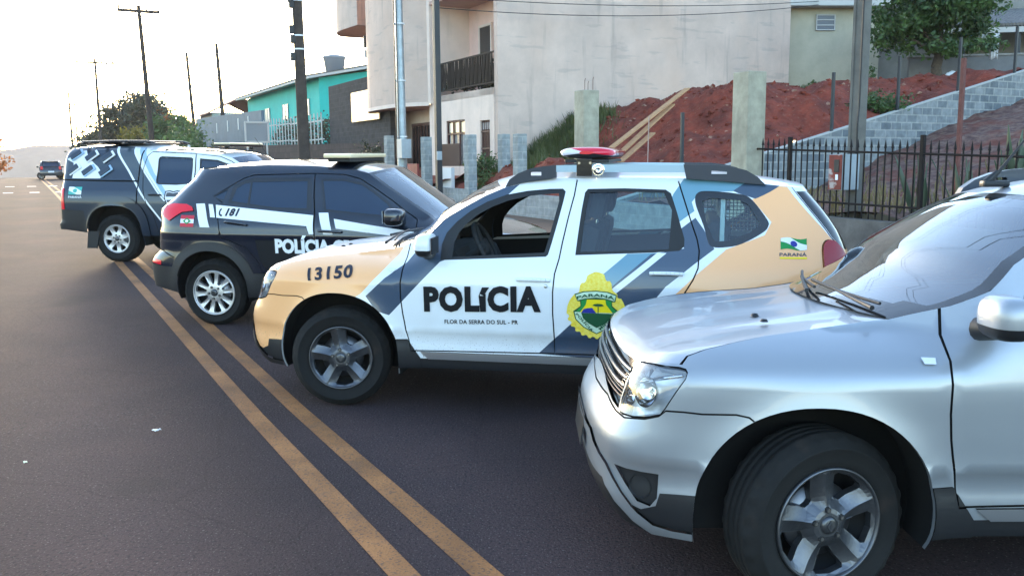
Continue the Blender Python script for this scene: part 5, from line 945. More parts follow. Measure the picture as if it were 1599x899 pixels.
# ------------------------------------------------------------------ street wall, fence, posts
blk = lambda name, ax, c1, c2, mc=(.30, .30, .28), **k: blocks(mat(name, (.25, .25, .25), .9), ax, c1=c1, c2=c2, mcol=mc, **k)
wall_block = blk('street_wall_block', 'Y', (.30, .32, .32), (.25, .27, .28), (.34, .35, .34)); rise_block = blk('rising_wall_block', 'X', (.12, .14, .16), (.25, .27, .28), (.31, .32, .31), bw=.42, bh=.21, mortar=.02)
old_wall = mat('stained_concrete', (.16, .15, .14), .95, noise=.5, nscale=2.5, bump=.5, bscale=20, dist=.02, col2=(.07, .066, .062)); overlay(old_wall, (.03, .03, .03), 1.6, .5, .68, strength=.7, stretch=(1, 1, .35))
def run(name, d0, d1, n0, n1, zlo, zhi, m, label, cat, step=2.0, cap=None):
    q = np.arange(d0, d1, step).tolist()+[d1]; b = MB(); R_ = []
    for d in q: R_.append([(n0, d, zlo(d)), (n0, d, zhi(d)), (n1, d, zhi(d)), (n1, d, zlo(d))])
    b.grid(np.array(R_), m, False); b.add(R_[0], [(0, 1, 2, 3)], m); b.add(R_[-1], [(3, 2, 1, 0)], m)
    o = RDB(b, name, 0, 0); tag(o, label, cat)
    if cap: c = MB(); c.grid(np.array([[(n0-.02, d, zhi(d)), (n0-.02, d, zhi(d)+.05), (n1+.02, d, zhi(d)+.05), (n1+.02, d, zhi(d))] for d in q]), cap, False); c.build('coping', o)
    return o
run('block_wall', 12.2, 31, 11.36, 11.52, lambda d: zr(d)-.2, lambda d: zr(d)+.70, wall_block, 'low bare concrete block wall along the pavement below the red soil', 'wall')
run('retaining_wall', -8, 11.95, 11.36, 11.6, lambda d: zr(d)-.2, lambda d: .62+.018*d, old_wall, 'old dark stained concrete wall under the iron picket fence', 'wall')
fence = rempty('iron_fence', 0, 11.48, 0); tag(fence, 'black iron picket fence with pointed bars on the stained wall', 'fence'); iron = mat('black_iron', (.012, .009, .009), .7, spec=.25)
for k in range(8):
    d0 = -6.8+k*2.55; b = MB(); L_ = min(2.55, 11.85-d0)
    for j in range(int((L_-.06)/.127)):
        d = d0+.13+j*.127; zb = .63+.018*d; zt = 1.66+.039*d; b.tube((0, d, zb), (0, d, zt-.13), .0125, iron, seg=6); b.tube((0, d, zt-.13), (0, d, zt), .024, iron, .002, seg=5)
    for za, zs in ((.85, .018), (1.46, .039)): b.tube((0, d0+.03, za+zs*d0), (0, d0+L_-.03, za+zs*(d0+L_)), .019, iron, seg=6)
    b.build('picket_panel', fence); c = MB(); c.box((0, d0, .60+.018*d0+.66), (.06, .06, 1.3), iron, .005); c.build('post', fence)
post_m = mat('cast_concrete', (.40, .375, .29), .9, noise=.3, nscale=4, bump=.3, bscale=30, dist=.01); overlay(post_m, (.14, .135, .11), 3, .5, .7, strength=.5, stretch=(1, 1, .3)); rebar_m = mat('rusty_rebar', (.12, .06, .045), .8)
for (d, n, zt, lab, rb) in ((12.02, 11.44, 3.27, 'thick raw concrete post at the end of the iron fence', 0), (17.2, 11.42, 3.33, 'thick raw concrete post with rebar ends, above the patrol SUV beacon', 1)):
    o = rempty('concrete_post', d, n, 0); tag(o, lab, 'post', 'raw concrete posts'); b = MB(); b.box((0, 0, (zt+zr(d))/2), (.42, .40, zt-zr(d)), post_m, .02); b.build('shaft', o)
    if rb:
        for x, y, h in ((-.12, -.1, .26), (.1, -.1, .30), (.1, .1, .22)): c = MB(); c.path([(x, y, zt-.1), (x, y, zt+h*.8), (x+.04*rb, y+.03, zt+h)], .007, rebar_m, 6); c.build('rebar', o)
bp = blk('block_post', 'Z', (.30, .33, .33), (.27, .30, .30)); bpm = blocks(mat('block_post_face', (.3, .3, .3), .9), 'X', bw=.9, bh=.20, mortar=.016, c1=(.30, .33, .33), c2=(.25, .28, .29), mcol=(.36, .38, .37))
for (d, n, zt, lab) in ((29.8, 11.44, 2.70, 'pale block pier standing just behind the galvanised meter pole'), (26.5, 11.44, 2.56, 'pale block pier beside the red gate panel'), (23.3, 11.44, 2.53, 'pale block pier between the window and the brown house door'), (23.4, 12.6, 2.56, 'pale block pier set back against the grey side wall corner'), (20.65, 11.6, 2.47, 'pale block pier at the foot of the loose red soil')):
    o = tag(RDB(MB().box((0, 0, (zt+zr(d))/2), (.27, .30, zt-zr(d)), bpm, .012), 'block_pier', d, n), lab, 'pier', 'block piers along the lot')
rise = lambda n: .79+(n-11.5)*.2336
b = MB(); ns = np.arange(11.56, 33, .4); R_ = [[(n, 0, rise(n)-2.5), (n, 0, rise(n)), (n, .15, rise(n)), (n, .15, rise(n)-2.5)] for n in ns]; b.grid(np.array(R_), rise_block, False); o = RDB(b, 'block_wall', WALL_D-.15, 0); tag(o, 'long grey block wall climbing the slope from the street', 'wall')
c = MB(); c.grid(np.array([[(n, -.01, rise(n)+.002), (n, -.01, rise(n)+.03), (n, .16, rise(n)+.03), (n, .16, rise(n)+.002)] for n in ns]), mat('mortar_cap', (.42, .42, .40), .9), False); c.build('coping', o)
steel = mat('dark_steel', (.020, .024, .030), .5)
for n, h, lab in ((13.62, 1.56, 'thin dark steel post just left of the thick concrete post'), (18.58, 1.52, 'thin dark steel post on the climbing wall left of the power pole'), (21.1, 1.47, 'thin dark steel post on the climbing wall right of the power pole'), (23.65, 1.52, 'thin dark steel post in front of the leafy tree'), (26.25, 1.38, 'thin dark steel post highest on the climbing wall')):
    tag(RDB(MB().box((0, 0, h/2-.3), (.07, .07, h+.6), steel, .008), 'steel_post', WALL_D-.07, n, rise(n)), lab, 'post', 'steel posts on the climbing wall')
tag(RDB(MB().tube((0, 0, -1.5), (.05, 0, 1.35), .012, mat('pale_rod', (.42, .30, .26), .7), seg=6), 'marker_rod', 17.4, 13.3, 1.45), 'thin pale rod stuck upright in the red soil', 'rod')
tag(RDB(MB().box((0, 0, .8), (.07, .07, 2.6), mat('rusty_steel', (.16, .06, .05), .8, noise=.4, nscale=8), .006), 'steel_post', 10.3, 14.9, 1.4), 'rusty reddish steel post standing inside the fenced lot', 'post')

# ------------------------------------------------------------------ poles, meter boxes, cables
pole_m = mat('pole_concrete', (.17, .165, .15), .9, noise=.4, nscale=3, bump=.3, bscale=30, dist=.01, col2=(.10, .098, .09)); galv = mat('galvanised', (.36, .42, .46), .45, .5, noise=.25, nscale=5); wood = mat('dark_pole_wood', (.055, .042, .036), .9, noise=.4, nscale=6)
o = rempty('power_pole', 10.10, 11.98, 0); tag(o, 'tall grey concrete power pole standing right behind the iron fence', 'power pole')
b = MB(); b.prism([(-.09, -.10), (.09, -.10), (.09, -.055), (.04, -.04), (.04, .04), (.09, .055), (.09, .10), (-.09, .10), (-.09, .055), (-.04, .04), (-.04, -.04), (-.09, -.055)], -.1, 8.5, pole_m); b.box((0, 0, 4.2), (.15, .13, 8.5), pole_m); b.build('shaft', o)
c = MB(); c.path([(-.12, -.11, 1.75), (-.14, -.12, 2.3), (-.105, -.11, 2.55), (-.105, -.11, 8.4)], .016, MATS['black_plastic'], 8); c.build('conduit', o)
box_r = mat('rusty_red_panel', (.22, .045, .032), .75, noise=.4, nscale=6); overlay(box_r, (.45, .42, .40), 4, .58, .64, strength=.8); box_g = mat('grey_box', (.36, .41, .44), .5, noise=.15, nscale=4)
o = rempty('meter_box', 10.05, 11.66, 1.52); tag(o, 'grey electricity meter box with a rust red door, behind the iron fence', 'meter box'); b = MB(); b.box((0, 0, 0), (.40, .27, .57), box_g, .012); b.box((-.203, 0, 0), (.012, .262, .555), box_r, .004); b.build('case', o); c = MB(); c.box((-.213, -.03, .10), (.012, .10, .20), MATS['black_plastic'], .004); c.build('meter_window', o); c = MB(); c.box((-.213, -.04, -.08), (.012, .05, .09), MATS['decal_white'], .003); c.build('seal_tag', o)
o = rempty('service_pole', 27.6, 11.05, 0); tag(o, 'pale galvanised service pole rising in front of the curved bay', 'pole'); b = MB(); b.tube((0, 0, 0), (.05, .15, 9.5), .17, galv, .115, 16); b.build('shaft', o)
c = MB(); c.path([(-.20, -.05, 1.9), (-.19, -.03, 4), (-.15, .05, 9.3)], .022, MATS['black_plastic'], 6); c.path([(-.16, -.14, 1.9), (-.13, -.1, 9.3)], .018, MATS['black_plastic'], 6); c.build('cable', o)
for zz in (2.6, 4.4, 6.2): c = MB(); c.lathe([(.185, -.02), (.185, .02)], MATS['decal_white'], 16); c.build('strap', o, (.02, .06, zz))
o = rempty('meter_box', 27.30, 11.0, 2.2); tag(o, 'pale blue grey meter box on the galvanised service pole', 'meter box'); b = MB(); b.box((0, 0, 0), (.34, .42, .62), box_g, .015); b.build('case', o); c = MB(); c.box((-.02, .213, .05), (.16, .012, .22), MATS['black_plastic'], .004); c.build('meter_window', o)
o = rempty('service_pole', 24.9, 11.15, 0); tag(o, 'slim dark service pole in front of the iron balcony', 'pole'); b = MB(); b.box((0, 0, 4.6), (.17, .17, 9.4), steel, .01); b.build('shaft', o); c = MB(); c.box((-.02, -.10, 1.95), (.16, .05, .26), box_g, .008); c.build('junction_box', o)
o = rempty('power_pole', 23.8, 6.72, 0); tag(o, 'dark utility pole behind the black SUV with brackets near its top', 'power pole'); b = MB(); b.tube((0, 0, 0), (0, .25, 9.5), .17, wood, .115, 14); b.build('shaft', o)
for zz, dx in ((5.0, -.16), (5.25, -.19), (5.9, -.17), (6.05, -.2), (4.55, -.18)): c = MB(); c.box((dx, .1, zz), (.14, .10, .22), MATS['black_plastic'], .02); c.build('bracket', o)
for zz in (4.75, 5.1, 6.0): c = MB(); c.lathe([(.150, -.018), (.150, .018)], MATS['decal_white'], 14); c.build('strap', o, (0, .13, zz))
def far_pole(d, n, h, r, lab, arms=(), group='utility poles down the street', lean=0.0, lamp=False):
    o = rempty('utility_pole', d, n, zr(d)-.3); tag(o, lab, 'utility pole', group); b = MB(); b.tube((0, 0, 0), (lean, 0, h+.3), r, wood, r*.6, 10); b.build('shaft', o)
    for zz, w in arms:
        c = MB(); c.box((lean, 0, zz), (w, .12, .16), wood)
        for x in (-.46, -.18, .18, .46): c.tube((lean+x*w, 0, zz+.05), (lean+x*w, 0, zz+.28), .045, MATS['black_plastic'], seg=6)
        c.build('crossarm', o)
    if lamp: c = MB(); c.tube((0, 0, h-.6), (2.3, -.4, h+.3), .035, galv, seg=6); c.box((2.6, -.45, h+.33), (.7, .22, .12), box_g, .03); c.build('lamp_arm', o)
    return o
far_pole(54, 6.65, 9.9, .17, 'nearest of the utility poles down the street, with a wide crossarm', ((9.9, 2.2),), lean=-.35); far_pole(95, 6.9, 11.2, .18, 'utility pole with crossarm and street lamp arm behind the tree', ((11.1, 3.4),), lamp=True); far_pole(142, 6.6, 12.6, .2, 'plain pole rising over the far end of the road, left of the tree'); far_pole(160, 8.2, 13.4, .17, 'farthest thin pole with a short crossarm, over the canopy of the pickup', ((13.2, 3.0),))
far_pole(84, 14, 10.9, .2, 'bare brown pole rising behind the hedge', lean=-.5); far_pole(71, 14, 10.2, .2, 'bare brown pole rising behind the blue grey wall', lean=-.4)
cab_m = mat('cable_sheath', (.03, .032, .036), .6)
def cable(p0, p1, sag, lab, r=.014):
    p0, p1 = np.array(p0), np.array(p1); pts = [tuple(p0+(p1-p0)*t-np.array([0, 0, sag*4*t*(1-t)])) for t in np.linspace(0, 1, 18)]; b = MB(); b.path(pts, r, cab_m, 5); tag(b.build('overhead_cable'), lab, 'cable', 'overhead cables')
cable(rd(24, 6.7, 8.6), rd(9.3, 11, 8.0), .35, 'upper thin cable crossing the grey side wall'); cable(rd(24, 6.7, 8.3), rd(9.3, 11, 7.6), .45, 'lower thin cable crossing the grey side wall'); cable(rd(24, 6.7, 8.8), rd(27.7, 11.1, 8.6), .2, 'short cable near the curved bay top', .012); cable(rd(24.9, 11.15, 6.62), rd(25.0, 27.2, 7.75), .22, 'service cable running past the grey side wall to the ochre house', .013); cable(rd(24.9, 11.15, 6.30), rd(25.0, 27.2, 7.62), .32, 'lower service cable sagging along the grey side wall', .013)
cable(rd(-6, 6.6, 8.6), rd(24, 6.7, 8.7), .5, 'long cable over the parked cars'); cable(rd(-6, 6.8, 8.1), rd(24, 6.7, 8.2), .55, 'second long cable over the parked cars')

# ------------------------------------------------------------------ two storey house with curved bay
plas = mat('grey_render', (.62, .475, .40), .92, noise=.16, nscale=1.0, bump=.12, bscale=40, dist=.006); overlay(plas, (.36, .32, .295), .55, .50, .74, strength=.5, stretch=(1, 1, .28)); overlay(plas, (.62, .43, .33), .45, .50, .75, strength=.55); overlay(plas, (.20, .175, .16), 1.9, .58, .75, strength=.45, stretch=(1.6, 1.6, .16)); overlay(plas, (.30, .265, .245), 3.2, .60, .66, strength=.30, stretch=(.25, .25, 1.6))
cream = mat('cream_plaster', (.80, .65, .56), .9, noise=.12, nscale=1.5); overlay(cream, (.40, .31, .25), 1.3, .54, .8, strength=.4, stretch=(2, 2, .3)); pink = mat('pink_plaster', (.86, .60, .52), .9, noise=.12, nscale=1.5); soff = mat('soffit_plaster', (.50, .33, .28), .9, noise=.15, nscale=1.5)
dkwin = mat('window_dark', (.015, .018, .022), .08, spec=.8); ironb = mat('brown_iron', (.085, .035, .030), .6); curt = mat('curtain', (.40, .38, .37), .9, noise=.4, nscale=5)
h = rempty('house', 0, 0, 0); tag(h, 'two storey house with plain grey side wall, iron balcony and curved bay', 'house'); B = lambda: MB()
b = B(); b.box((19.9, 25.62, 6.1), (12.74, .24, 13.8), plas, 0); b.build('side_wall', h)
b = B(); y0, y1 = 25.74, 30.7                                         # front wall pieces round the door and window (ground floor) in the plane n = 13.5
def slab(b, d0, d1, z0, z1, m, n0=13.5, n1=13.72): b.box(((n0+n1)/2, (d0+d1)/2, (z0+z1)/2), (n1-n0, d1-d0, z1-z0), m)
dd0, dd1, wd0, wd1 = 26.02, 26.72, 27.9, 29.42
slab(b, y0, dd0, -.2, 4.12, cream); slab(b, dd0, dd1, 3.12, 4.12, cream); slab(b, dd1, wd0, -.2, 4.12, cream); slab(b, wd0, wd1, -.2, 1.62, cream); slab(b, wd0, wd1, 3.22, 4.12, cream); slab(b, wd1, 30.7, -.2, 4.12, cream); b.build('front_wall', h)
o = B(); slab(o, dd0, dd1, .5, 3.12, ironb, 13.58, 13.62); o = o.build('door', h); c = B()
for k in range(5): c.box((13.55, dd0+.07+k*.14, 1.9), (.03, .025, 2.4), ironb)
for zz in (.9, 2.2, 2.75): c.box((13.545, 26.37, zz), (.03, .68, .05), ironb)
c.box((13.56, 26.37, 2.93), (.02, .55, .22), curt); c.build('door_grille', o)
o = B(); slab(o, wd0, wd1, 1.62, 3.22, dkwin, 13.60, 13.64); o = o.build('window', h); c = B()
for dq in (wd0+.02, wd0+.5, wd0+1.02, wd1-.02): c.box((13.56, dq, 2.42), (.05, .05, 1.6), ironb)
for zz in (1.65, 2.75, 3.19): c.box((13.56, 28.66, zz), (.05, 1.5, .05), ironb)
c.build('window_frame', o); c = B(); n = 24; c.grid(np.array([[(13.595+.012*math.sin(k*2.2), wd0+.05+(wd1-wd0-.1)*k/n, zz) for zz in (1.68, 2.72)] for k in range(n+1)]), curt); c.build('curtain', o); c = B()
for k in range(3): c.box((13.588, wd0+.27+.5*k, 2.97), (.006, .34, .34), mat('lit_pane', (.55, .53, .44), .15))  # pale pane colour stands in for light on the upper glass
c.build('pane', o)
# balcony recess: floor, back wall, side walls, ceiling, parapet above
b = B(); b.box((14.55, 28.22, 4.02), (2.1, 4.96, .22), cream); b.build('balcony_floor', h); b = B(); slab(b, 25.74, 30.7, 4.13, 7.4, pink, 15.0, 15.2); slab(b, 30.5, 30.74, 3.9, 13, cream, 13.38, 15.6); b.build('recess_wall', h)
o = B(); slab(o, 28.65, 29.5, 4.2, 6.55, dkwin, 14.94, 14.995); o = o.build('door', h); c = B(); [c.box((14.95, dq, 5.38), (.08, .08, 2.4), cream) for dq in (28.61, 29.54)]; c.box((14.95, 29.07, 6.6), (.08, 1.0, .08), cream); c.build('door_frame', o)
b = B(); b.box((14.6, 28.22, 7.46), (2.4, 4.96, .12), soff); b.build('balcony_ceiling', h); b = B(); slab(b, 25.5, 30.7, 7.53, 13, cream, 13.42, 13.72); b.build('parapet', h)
rl = B()
for zz in (4.30, 5.26): rl.box((13.56, 28.2, zz), (.05, 4.94, .05), iron)
rng = np.random.default_rng(3)
for k in range(48): y = 25.8+k*.101; rl.box((13.56, y, 4.78), (.03, .045, .95), iron, 0, Matrix.Rotation(rng.normal()*.05, 3, 'X'))
rl.build('balcony_railing', h)
b = B(); P = []
for t in np.linspace(0, 1, 28):                                       # curved bay on the first floor, rounded at both ends
    d = 30.7+6.0*t; bl = .82*(1-abs(2*t-1)**3.2); P.append([(13.42-bl, d, z) for z in (3.86, 13.0)])
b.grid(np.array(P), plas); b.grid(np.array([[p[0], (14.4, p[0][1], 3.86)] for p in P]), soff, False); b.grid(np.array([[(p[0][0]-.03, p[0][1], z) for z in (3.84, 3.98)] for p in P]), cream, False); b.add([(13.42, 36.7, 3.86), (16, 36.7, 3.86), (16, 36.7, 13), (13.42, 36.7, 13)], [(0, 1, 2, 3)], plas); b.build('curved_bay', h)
b = B(); P = []
for t in np.linspace(0, 1, 20): d = 36.65+3.7*t; bl = .9*(t < 1)*(1-t**4); P.append([(13.3-bl+.4*(1-t), d, z) for z in (7.5, 13.0)])
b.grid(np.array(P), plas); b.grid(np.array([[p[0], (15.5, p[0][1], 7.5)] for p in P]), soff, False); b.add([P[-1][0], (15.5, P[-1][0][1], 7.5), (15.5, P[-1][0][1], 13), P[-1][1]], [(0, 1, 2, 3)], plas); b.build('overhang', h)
b = B(); slab(b, 30.7, 36.7, -.2, 3.86, cream, 14.35, 14.55); slab(b, 30.7, 30.9, -.2, 3.9, cream, 13.5, 14.4); b.build('recessed_wall', h)
o = B(); slab(o, 32.0, 34.4, .6, 3.3, dkwin, 14.28, 14.34); o = o.build('window', h); c = B(); [c.box((14.26, 32+.3*k, 1.95), (.04, .05, 2.7), ironb) for k in range(9)]; c.box((14.26, 33.2, 3.28), (.06, 2.5, .12), ironb); c.build('window_grille', o)
c = B(); c.box((13.35, 36.78, 6.85), (.5, .14, .5), MATS['black_plastic'], .03); c.box((13.3, 36.78, 6.35), (.34, .12, .34), box_g, .02); c.build('bay_louvre', h)  # plain boxes for the louvre at the bay's far end; no lamp
b = B(); b.box((19.8, 31, 13), (12.8, 11.2, .2), plas); b.box((26.1, 31, 6), (.3, 10.5, 13.6), plas); b.build('roof_slab', h)
red_gate = mat('red_sheet', (.28, .05, .045), .6, noise=.3, nscale=5); o = tag(RDB(MB().box((0, 0, .55), (.06, 1.5, 1.3), red_gate, .01), 'gate_panel', 28.1, 11.5, zr(28)+.2), 'red sheet metal gate panel behind the galvanised pole', 'gate')
tag(RDB(MB().box((0, 0, .35), (.05, 1.3, .7), mat('brown_sheet', (.06, .03, .025), .7), .01).box((0, .3, -.45), (.12, .8, .8), MATS['decal_white'], .01), 'gate_panel', 25.6, 11.9, zr(25)+1.35), 'dark brown sheet panel over a white base left of the window', 'gate')
# ------------------------------------------------------------------ upper right: small house, terrace wall, porch, washing, rubble
house_m = mat('ochre_render', (.47, .43, .33), .92, noise=.2, nscale=1.2); overlay(house_m, (.26, .25, .21), .8, .5, .7, strength=.5, stretch=(1, 1, .4)); overlay(house_m, (.42, .30, .20), .6, .55, .8, strength=.5); tile_m = mat('roof_sheet', (.20, .19, .18), .9, noise=.3, nscale=5); trim_m = mat('white_fascia', (.52, .51, .49), .8)
h = empty('house', rd(25.4, 28.05, 4.5), ROADROT+R(-26)); tag(h, 'small ochre rendered house above the red bank, left of the leafy tree', 'house')
b = MB(); b.box((0, 2.4, 1.3), (4.3, 5, 4.0), house_m); b.build('wall', h); b = MB(); b.prism([(-2.75, 3.12), (-2.75, 3.24), (0, 4.2), (2.75, 3.24), (2.75, 3.12), (0, 4.05)], -.7, 5.2, tile_m, 'Y'); b.box((0, -.68, 3.22), (5.5, .05, .16), trim_m); b.box((-.0, -.35, 3.12), (5.3, .7, .04), trim_m); b.build('roof', h)
o = MB().box((-.05, -.115, 2.55), (.75, .06, .62), mat('window_shade', (.16, .17, .19), .3)).build('window', h); c = MB()
for zz in (2.27, 2.45, 2.65, 2.83): c.box((-.05, -.155, zz), (.75, .03, .035), trim_m)
for xx in (-.41, .31): c.box((xx, -.155, 2.55), (.035, .03, .6), trim_m)
c.build('window_frame', o)
terr = mat('terrace_grey', (.20, .20, .20), .9, noise=.25, nscale=2); o = empty('terrace_wall', rd(20.8, 29.3, 4.3), ROADROT+R(-40)); tag(o, 'grey terrace wall behind the leafy tree', 'wall'); MB().box((1.3, .4, .1), (5.2, .25, 1.95), terr, .02).build('wall_face', o); MB().box((1.3, .4, 1.1), (5.3, .34, .06), concrete, .01).build('coping', o)
o = empty('house', rd(20.3, 31.3, 4.75), ROADROT+R(-40)); tag(o, 'grey house with a tiled porch roof at the upper right edge', 'house'); MB().box((-1.6, 3.0, 1.0), (11, .25, 4.6), mat('house_grey', (.24, .235, .22), .9, noise=.25, nscale=1.5)).build('wall', o)
rf = MB()
for k in range(46): x = -1.9+k*.12; rf.tube((x, -.3, 1.72+.0*k), (x, 3.1, 2.75), .062, tile_m, seg=8)
rf.build('porch_roof', o); MB().box((.85, -.22, 1.55), (5.6, .08, .20), trim_m, .01).build('fascia', o); MB().box((.85, 1.4, 2.02), (5.6, 3.1, .05), trim_m, 0, Matrix.Rotation(R(17), 3, 'X')).build('porch_ceiling', o)
for x in (-1.2, .65, 2.9): MB().box((x, -.05, .5), (.09, .09, 2.2), steel, .008).build('porch_post', o)
MB().box((-1.0, 2.84, .75), (.8, .06, 1.9), ironb, .01).build('door', o)
cloth_w = mat('white_cloth', (.62, .64, .68), .9); cloth_b = mat('blue_cloth', (.14, .30, .55), .9)
def cloth(lab, m, x, w, hgt, seed):
    r_ = np.random.default_rng(seed); P = np.array([[(x+w*i/8, .03*math.sin(i*1.9+seed)+.01*j, 1.0-hgt*j/6-.03*math.sin(i*.9)*(j > 0)) for j in range(7)] for i in range(9)]); b = MB(); b.grid(P, m); c = b.build('garment', None, rd(19.5, 28.9, 4.95), (0, 0, ROADROT+R(-40))); sm = c.modifiers.new('thick', 'SOLIDIFY'); sm.thickness = .008; tag(c, lab, 'garment', 'washing on the porch line')
cloth('blue garment hanging on the porch line by the tree', cloth_b, -.55, .34, .42, 1); cloth('white shirt hanging on the porch line beside the blue one', cloth_w, -.15, .42, .38, 2); cloth('long white towel hanging at the end of the porch line', cloth_w, .42, .24, .85, 3)
b = MB(); b.path([tuple(rd(19.5, 28.9, 5.96)+Vector((math.cos(ROADROT+R(-40)), math.sin(ROADROT+R(-40)), 0))*t) for t in (-1.2, 0, 1.2)], .006, cab_m, 5); tag(b.build('washing_line'), 'thin washing line under the porch roof', 'line')
tree('fruit_tree', 'round leafy green tree on the red bank by the small ochre house', 'tree', rd(19.9, 27.35, 4.0), 1.45, .17, [(-.9, 0, 2.3, 1.15, 1.1, .95), (-1.8, 0, 2.0, .75, .7, .65), (.6, .2, 2.5, 1.3, 1.2, 1.0), (-.1, -.3, 2.9, 1.4, 1.2, .95), (-1.3, .1, 2.7, .8, .8, .7), (1.35, 0, 1.75, .75, .8, .6), (.2, -.6, 1.6, .9, .7, .5), (.3, .2, 3.6, 1.1, 1.0, .8)], 15000, .17, LEAF, 11)
brick_m = blocks(mat('red_brick', (.25, .07, .05), .9), 'X', bw=.19, bh=.09, mortar=.008, mcol=(.10, .04, .03), c1=(.27, .07, .05), c2=(.20, .05, .04))
o = RDB(MB().box((0, 0, .18), (.85, .5, .38), brick_m, .01).box((.75, .05, .14), (.55, .5, .30), brick_m, .01).box((-.55, -.1, .08), (.4, .4, .18), brick_m, .01), 'brick_stack', 24.3, 24.4, soil_z(24.3, 24.4)-.02); tag(o, 'low stack of red bricks at the foot of the grey side wall', 'brick stack')
o = RDB(MB().box((0, 0, .12), (.7, .4, .26), brick_m, .01).box((.3, .1, .28), (.3, .2, .12), brick_m, .01), 'brick_stack', 24.0, 27.3, soil_z(24, 27.3)-.02); tag(o, 'few loose bricks in front of the small ochre house', 'brick stack')
def lump(name, lab, cat, d, n, z, s, m, seed):
    r_ = np.random.default_rng(seed); bm = bmesh.new(); bmesh.ops.create_icosphere(bm, subdivisions=3, radius=1)
    for v in bm.verts: k = 1+.18*math.sin(v.co.x*4+seed)+.14*math.sin(v.co.y*5+2*seed)+.05*r_.normal(); v.co = Vector((v.co.x*s[0]*k, v.co.y*s[1]*k, max(v.co.z, -.35)*s[2]*k))
    me = bpy.data.meshes.new(name); bm.to_mesh(me); bm.free(); me.materials.append(m)
    for p in me.polygons: p.use_smooth = True
    o = link(name, me, None, rd(d, n, z), (0, 0, seed)); tag(o, lab, cat); return o
lump('sack', 'white sack lying on the red bank near the power pole', 'sack', 20.7, 25.4, soil_z(20.7, 25.4)+.06, (.42, .26, .20), cloth_w, 4); lump('tarpaulin', 'pale tarpaulin bundle beside the tree trunk', 'tarpaulin', 19.6, 27.75, soil_z(19.6, 27.75)+.10, (.40, .22, .14), cloth_w, 7)
plank = mat('fresh_plank', (.52, .30, .15), .75, noise=.35, nscale=7, col2=(.38, .20, .10))
for (p0, p1, w, lab) in (((18.2, 12.75, 2.02), (19.6, 16.35, 3.72), .16, 'long fresh plank leaning up the red soil, uppermost one'), ((18.0, 12.85, 1.86), (19.3, 15.6, 3.25), .15, 'long fresh plank leaning up the red soil, beneath another'), ((17.8, 12.8, 1.72), (18.6, 14.4, 2.45), .16, 'short fresh plank lying lowest on the red soil')):
    a, c = rd(*p0), rd(*p1); L_ = (c-a).length; b = MB(); b.box((0, 0, L_/2), (w, .04, L_), plank, .004); o = b.build('plank', None, a); o.rotation_euler = (c-a).to_track_quat('Z', 'Y').to_euler(); tag(o, lab, 'plank', 'planks on the soil heap')
def bush(name, lab, cat, loc, lobes, count, size, m, seed, group=None, stem=.3):
    rng = np.random.default_rng(seed); o = empty(name, loc); tag(o, lab, cat, group); b = MB()
    for l in lobes: limb(b, (0, 0, -.1), (l[0], l[1], l[2]), .035, .01, rng, bark)
    b.build('stem', o); b = MB(); leaves(b, lobes, count, size, m, rng); b.build('foliage', o); return o
bush('shrub', 'dark green shrub growing at the top of the climbing wall', 'shrub', rd(17.0, 21.0, rise(21.0)-.15), [(0, 0, .4, .6, .5, .35), (.6, .3, .4, .45, .4, .3)], 1500, .10, LEAF, 21)
bush('shrub', 'green bush behind the low block wall below the window', 'shrub', rd(24.6, 12.5, zr(24)+.5), [(0, 0, .6, .55, .9, .55), (0, -.8, .45, .45, .5, .4)], 1900, .09, LEAF, 22); bush('shrub', 'flowering weeds by the dark wall left of the service pole', 'shrub', rd(33, 11.9, zr(33)+.3), [(0, 0, 1.1, .5, 1.0, .9), (0, 1.1, .8, .5, .7, .7)], 1600, .11, LEAF2, 23)
bush('shrub', 'little shrub growing on the bank by the sack', 'shrub', rd(21.3, 25.7, soil_z(21.3, 25.7)), [(0, 0, .4, .22, .22, .4)], 260, .09, LEAF, 24); bush('shrub', 'small green tuft in front of the small ochre house', 'shrub', rd(24.2, 26.2, soil_z(24.2, 26.2)), [(0, 0, .15, .35, .3, .2)], 420, .10, LEAF, 25)
def blades(name, spots, hgt, m, seed):
    rng = np.random.default_rng(seed); b = MB(); V = []; F = []
    for (d, n, z, s) in spots:
        p = rd(d, n, z); a = rng.random()*6.28; l = hgt*(.5+.9*rng.random())*s; t = Vector((math.cos(a), math.sin(a), 0)); w = .012+.01*rng.random(); lean = Vector((rng.normal()*.25, rng.normal()*.25, 1)); q = len(V)
        V += [tuple(p-t*w), tuple(p+t*w), tuple(p+lean*l*.6+t*w*.7), tuple(p+lean*l*.6-t*w*.7), tuple(p+lean*l+Vector((rng.normal()*.1, rng.normal()*.1, 0))*l)]; F += [(q, q+1, q+2, q+3), (q+3, q+2, q+4)]
    b.add(V, F, m); o = b.build(name); tag(o, kind='stuff'); return o
rng = np.random.default_rng(5); sp = []
for _ in range(5200):
    n = 13.2+rng.random()*4.0; d = 25.35-abs(rng.normal())*(1.5-.2*(n-13)); 
    if n < 17 and d > 20: sp.append((d, n, soil_z(d, n)-.02, 1))
for _ in range(900): n = rng.uniform(19, 27); d = 25.3-abs(rng.normal())*.35; sp.append((d, n, soil_z(d, n)-.02, .45))
blades('grass', sp, .42, GRASS, 6)
DRY = leaf_mat('dry_grass', (.26, .20, .09), (.12, .10, .04), .3); rng = np.random.default_rng(8); blades('grass', [(d_, n_, lot_z(d_, n_)-.02, 1) for d_, n_ in zip(rng.uniform(4, 16.2, 1500), 11.8+abs(rng.normal(size=1500))*3.2)], .26, DRY, 9)
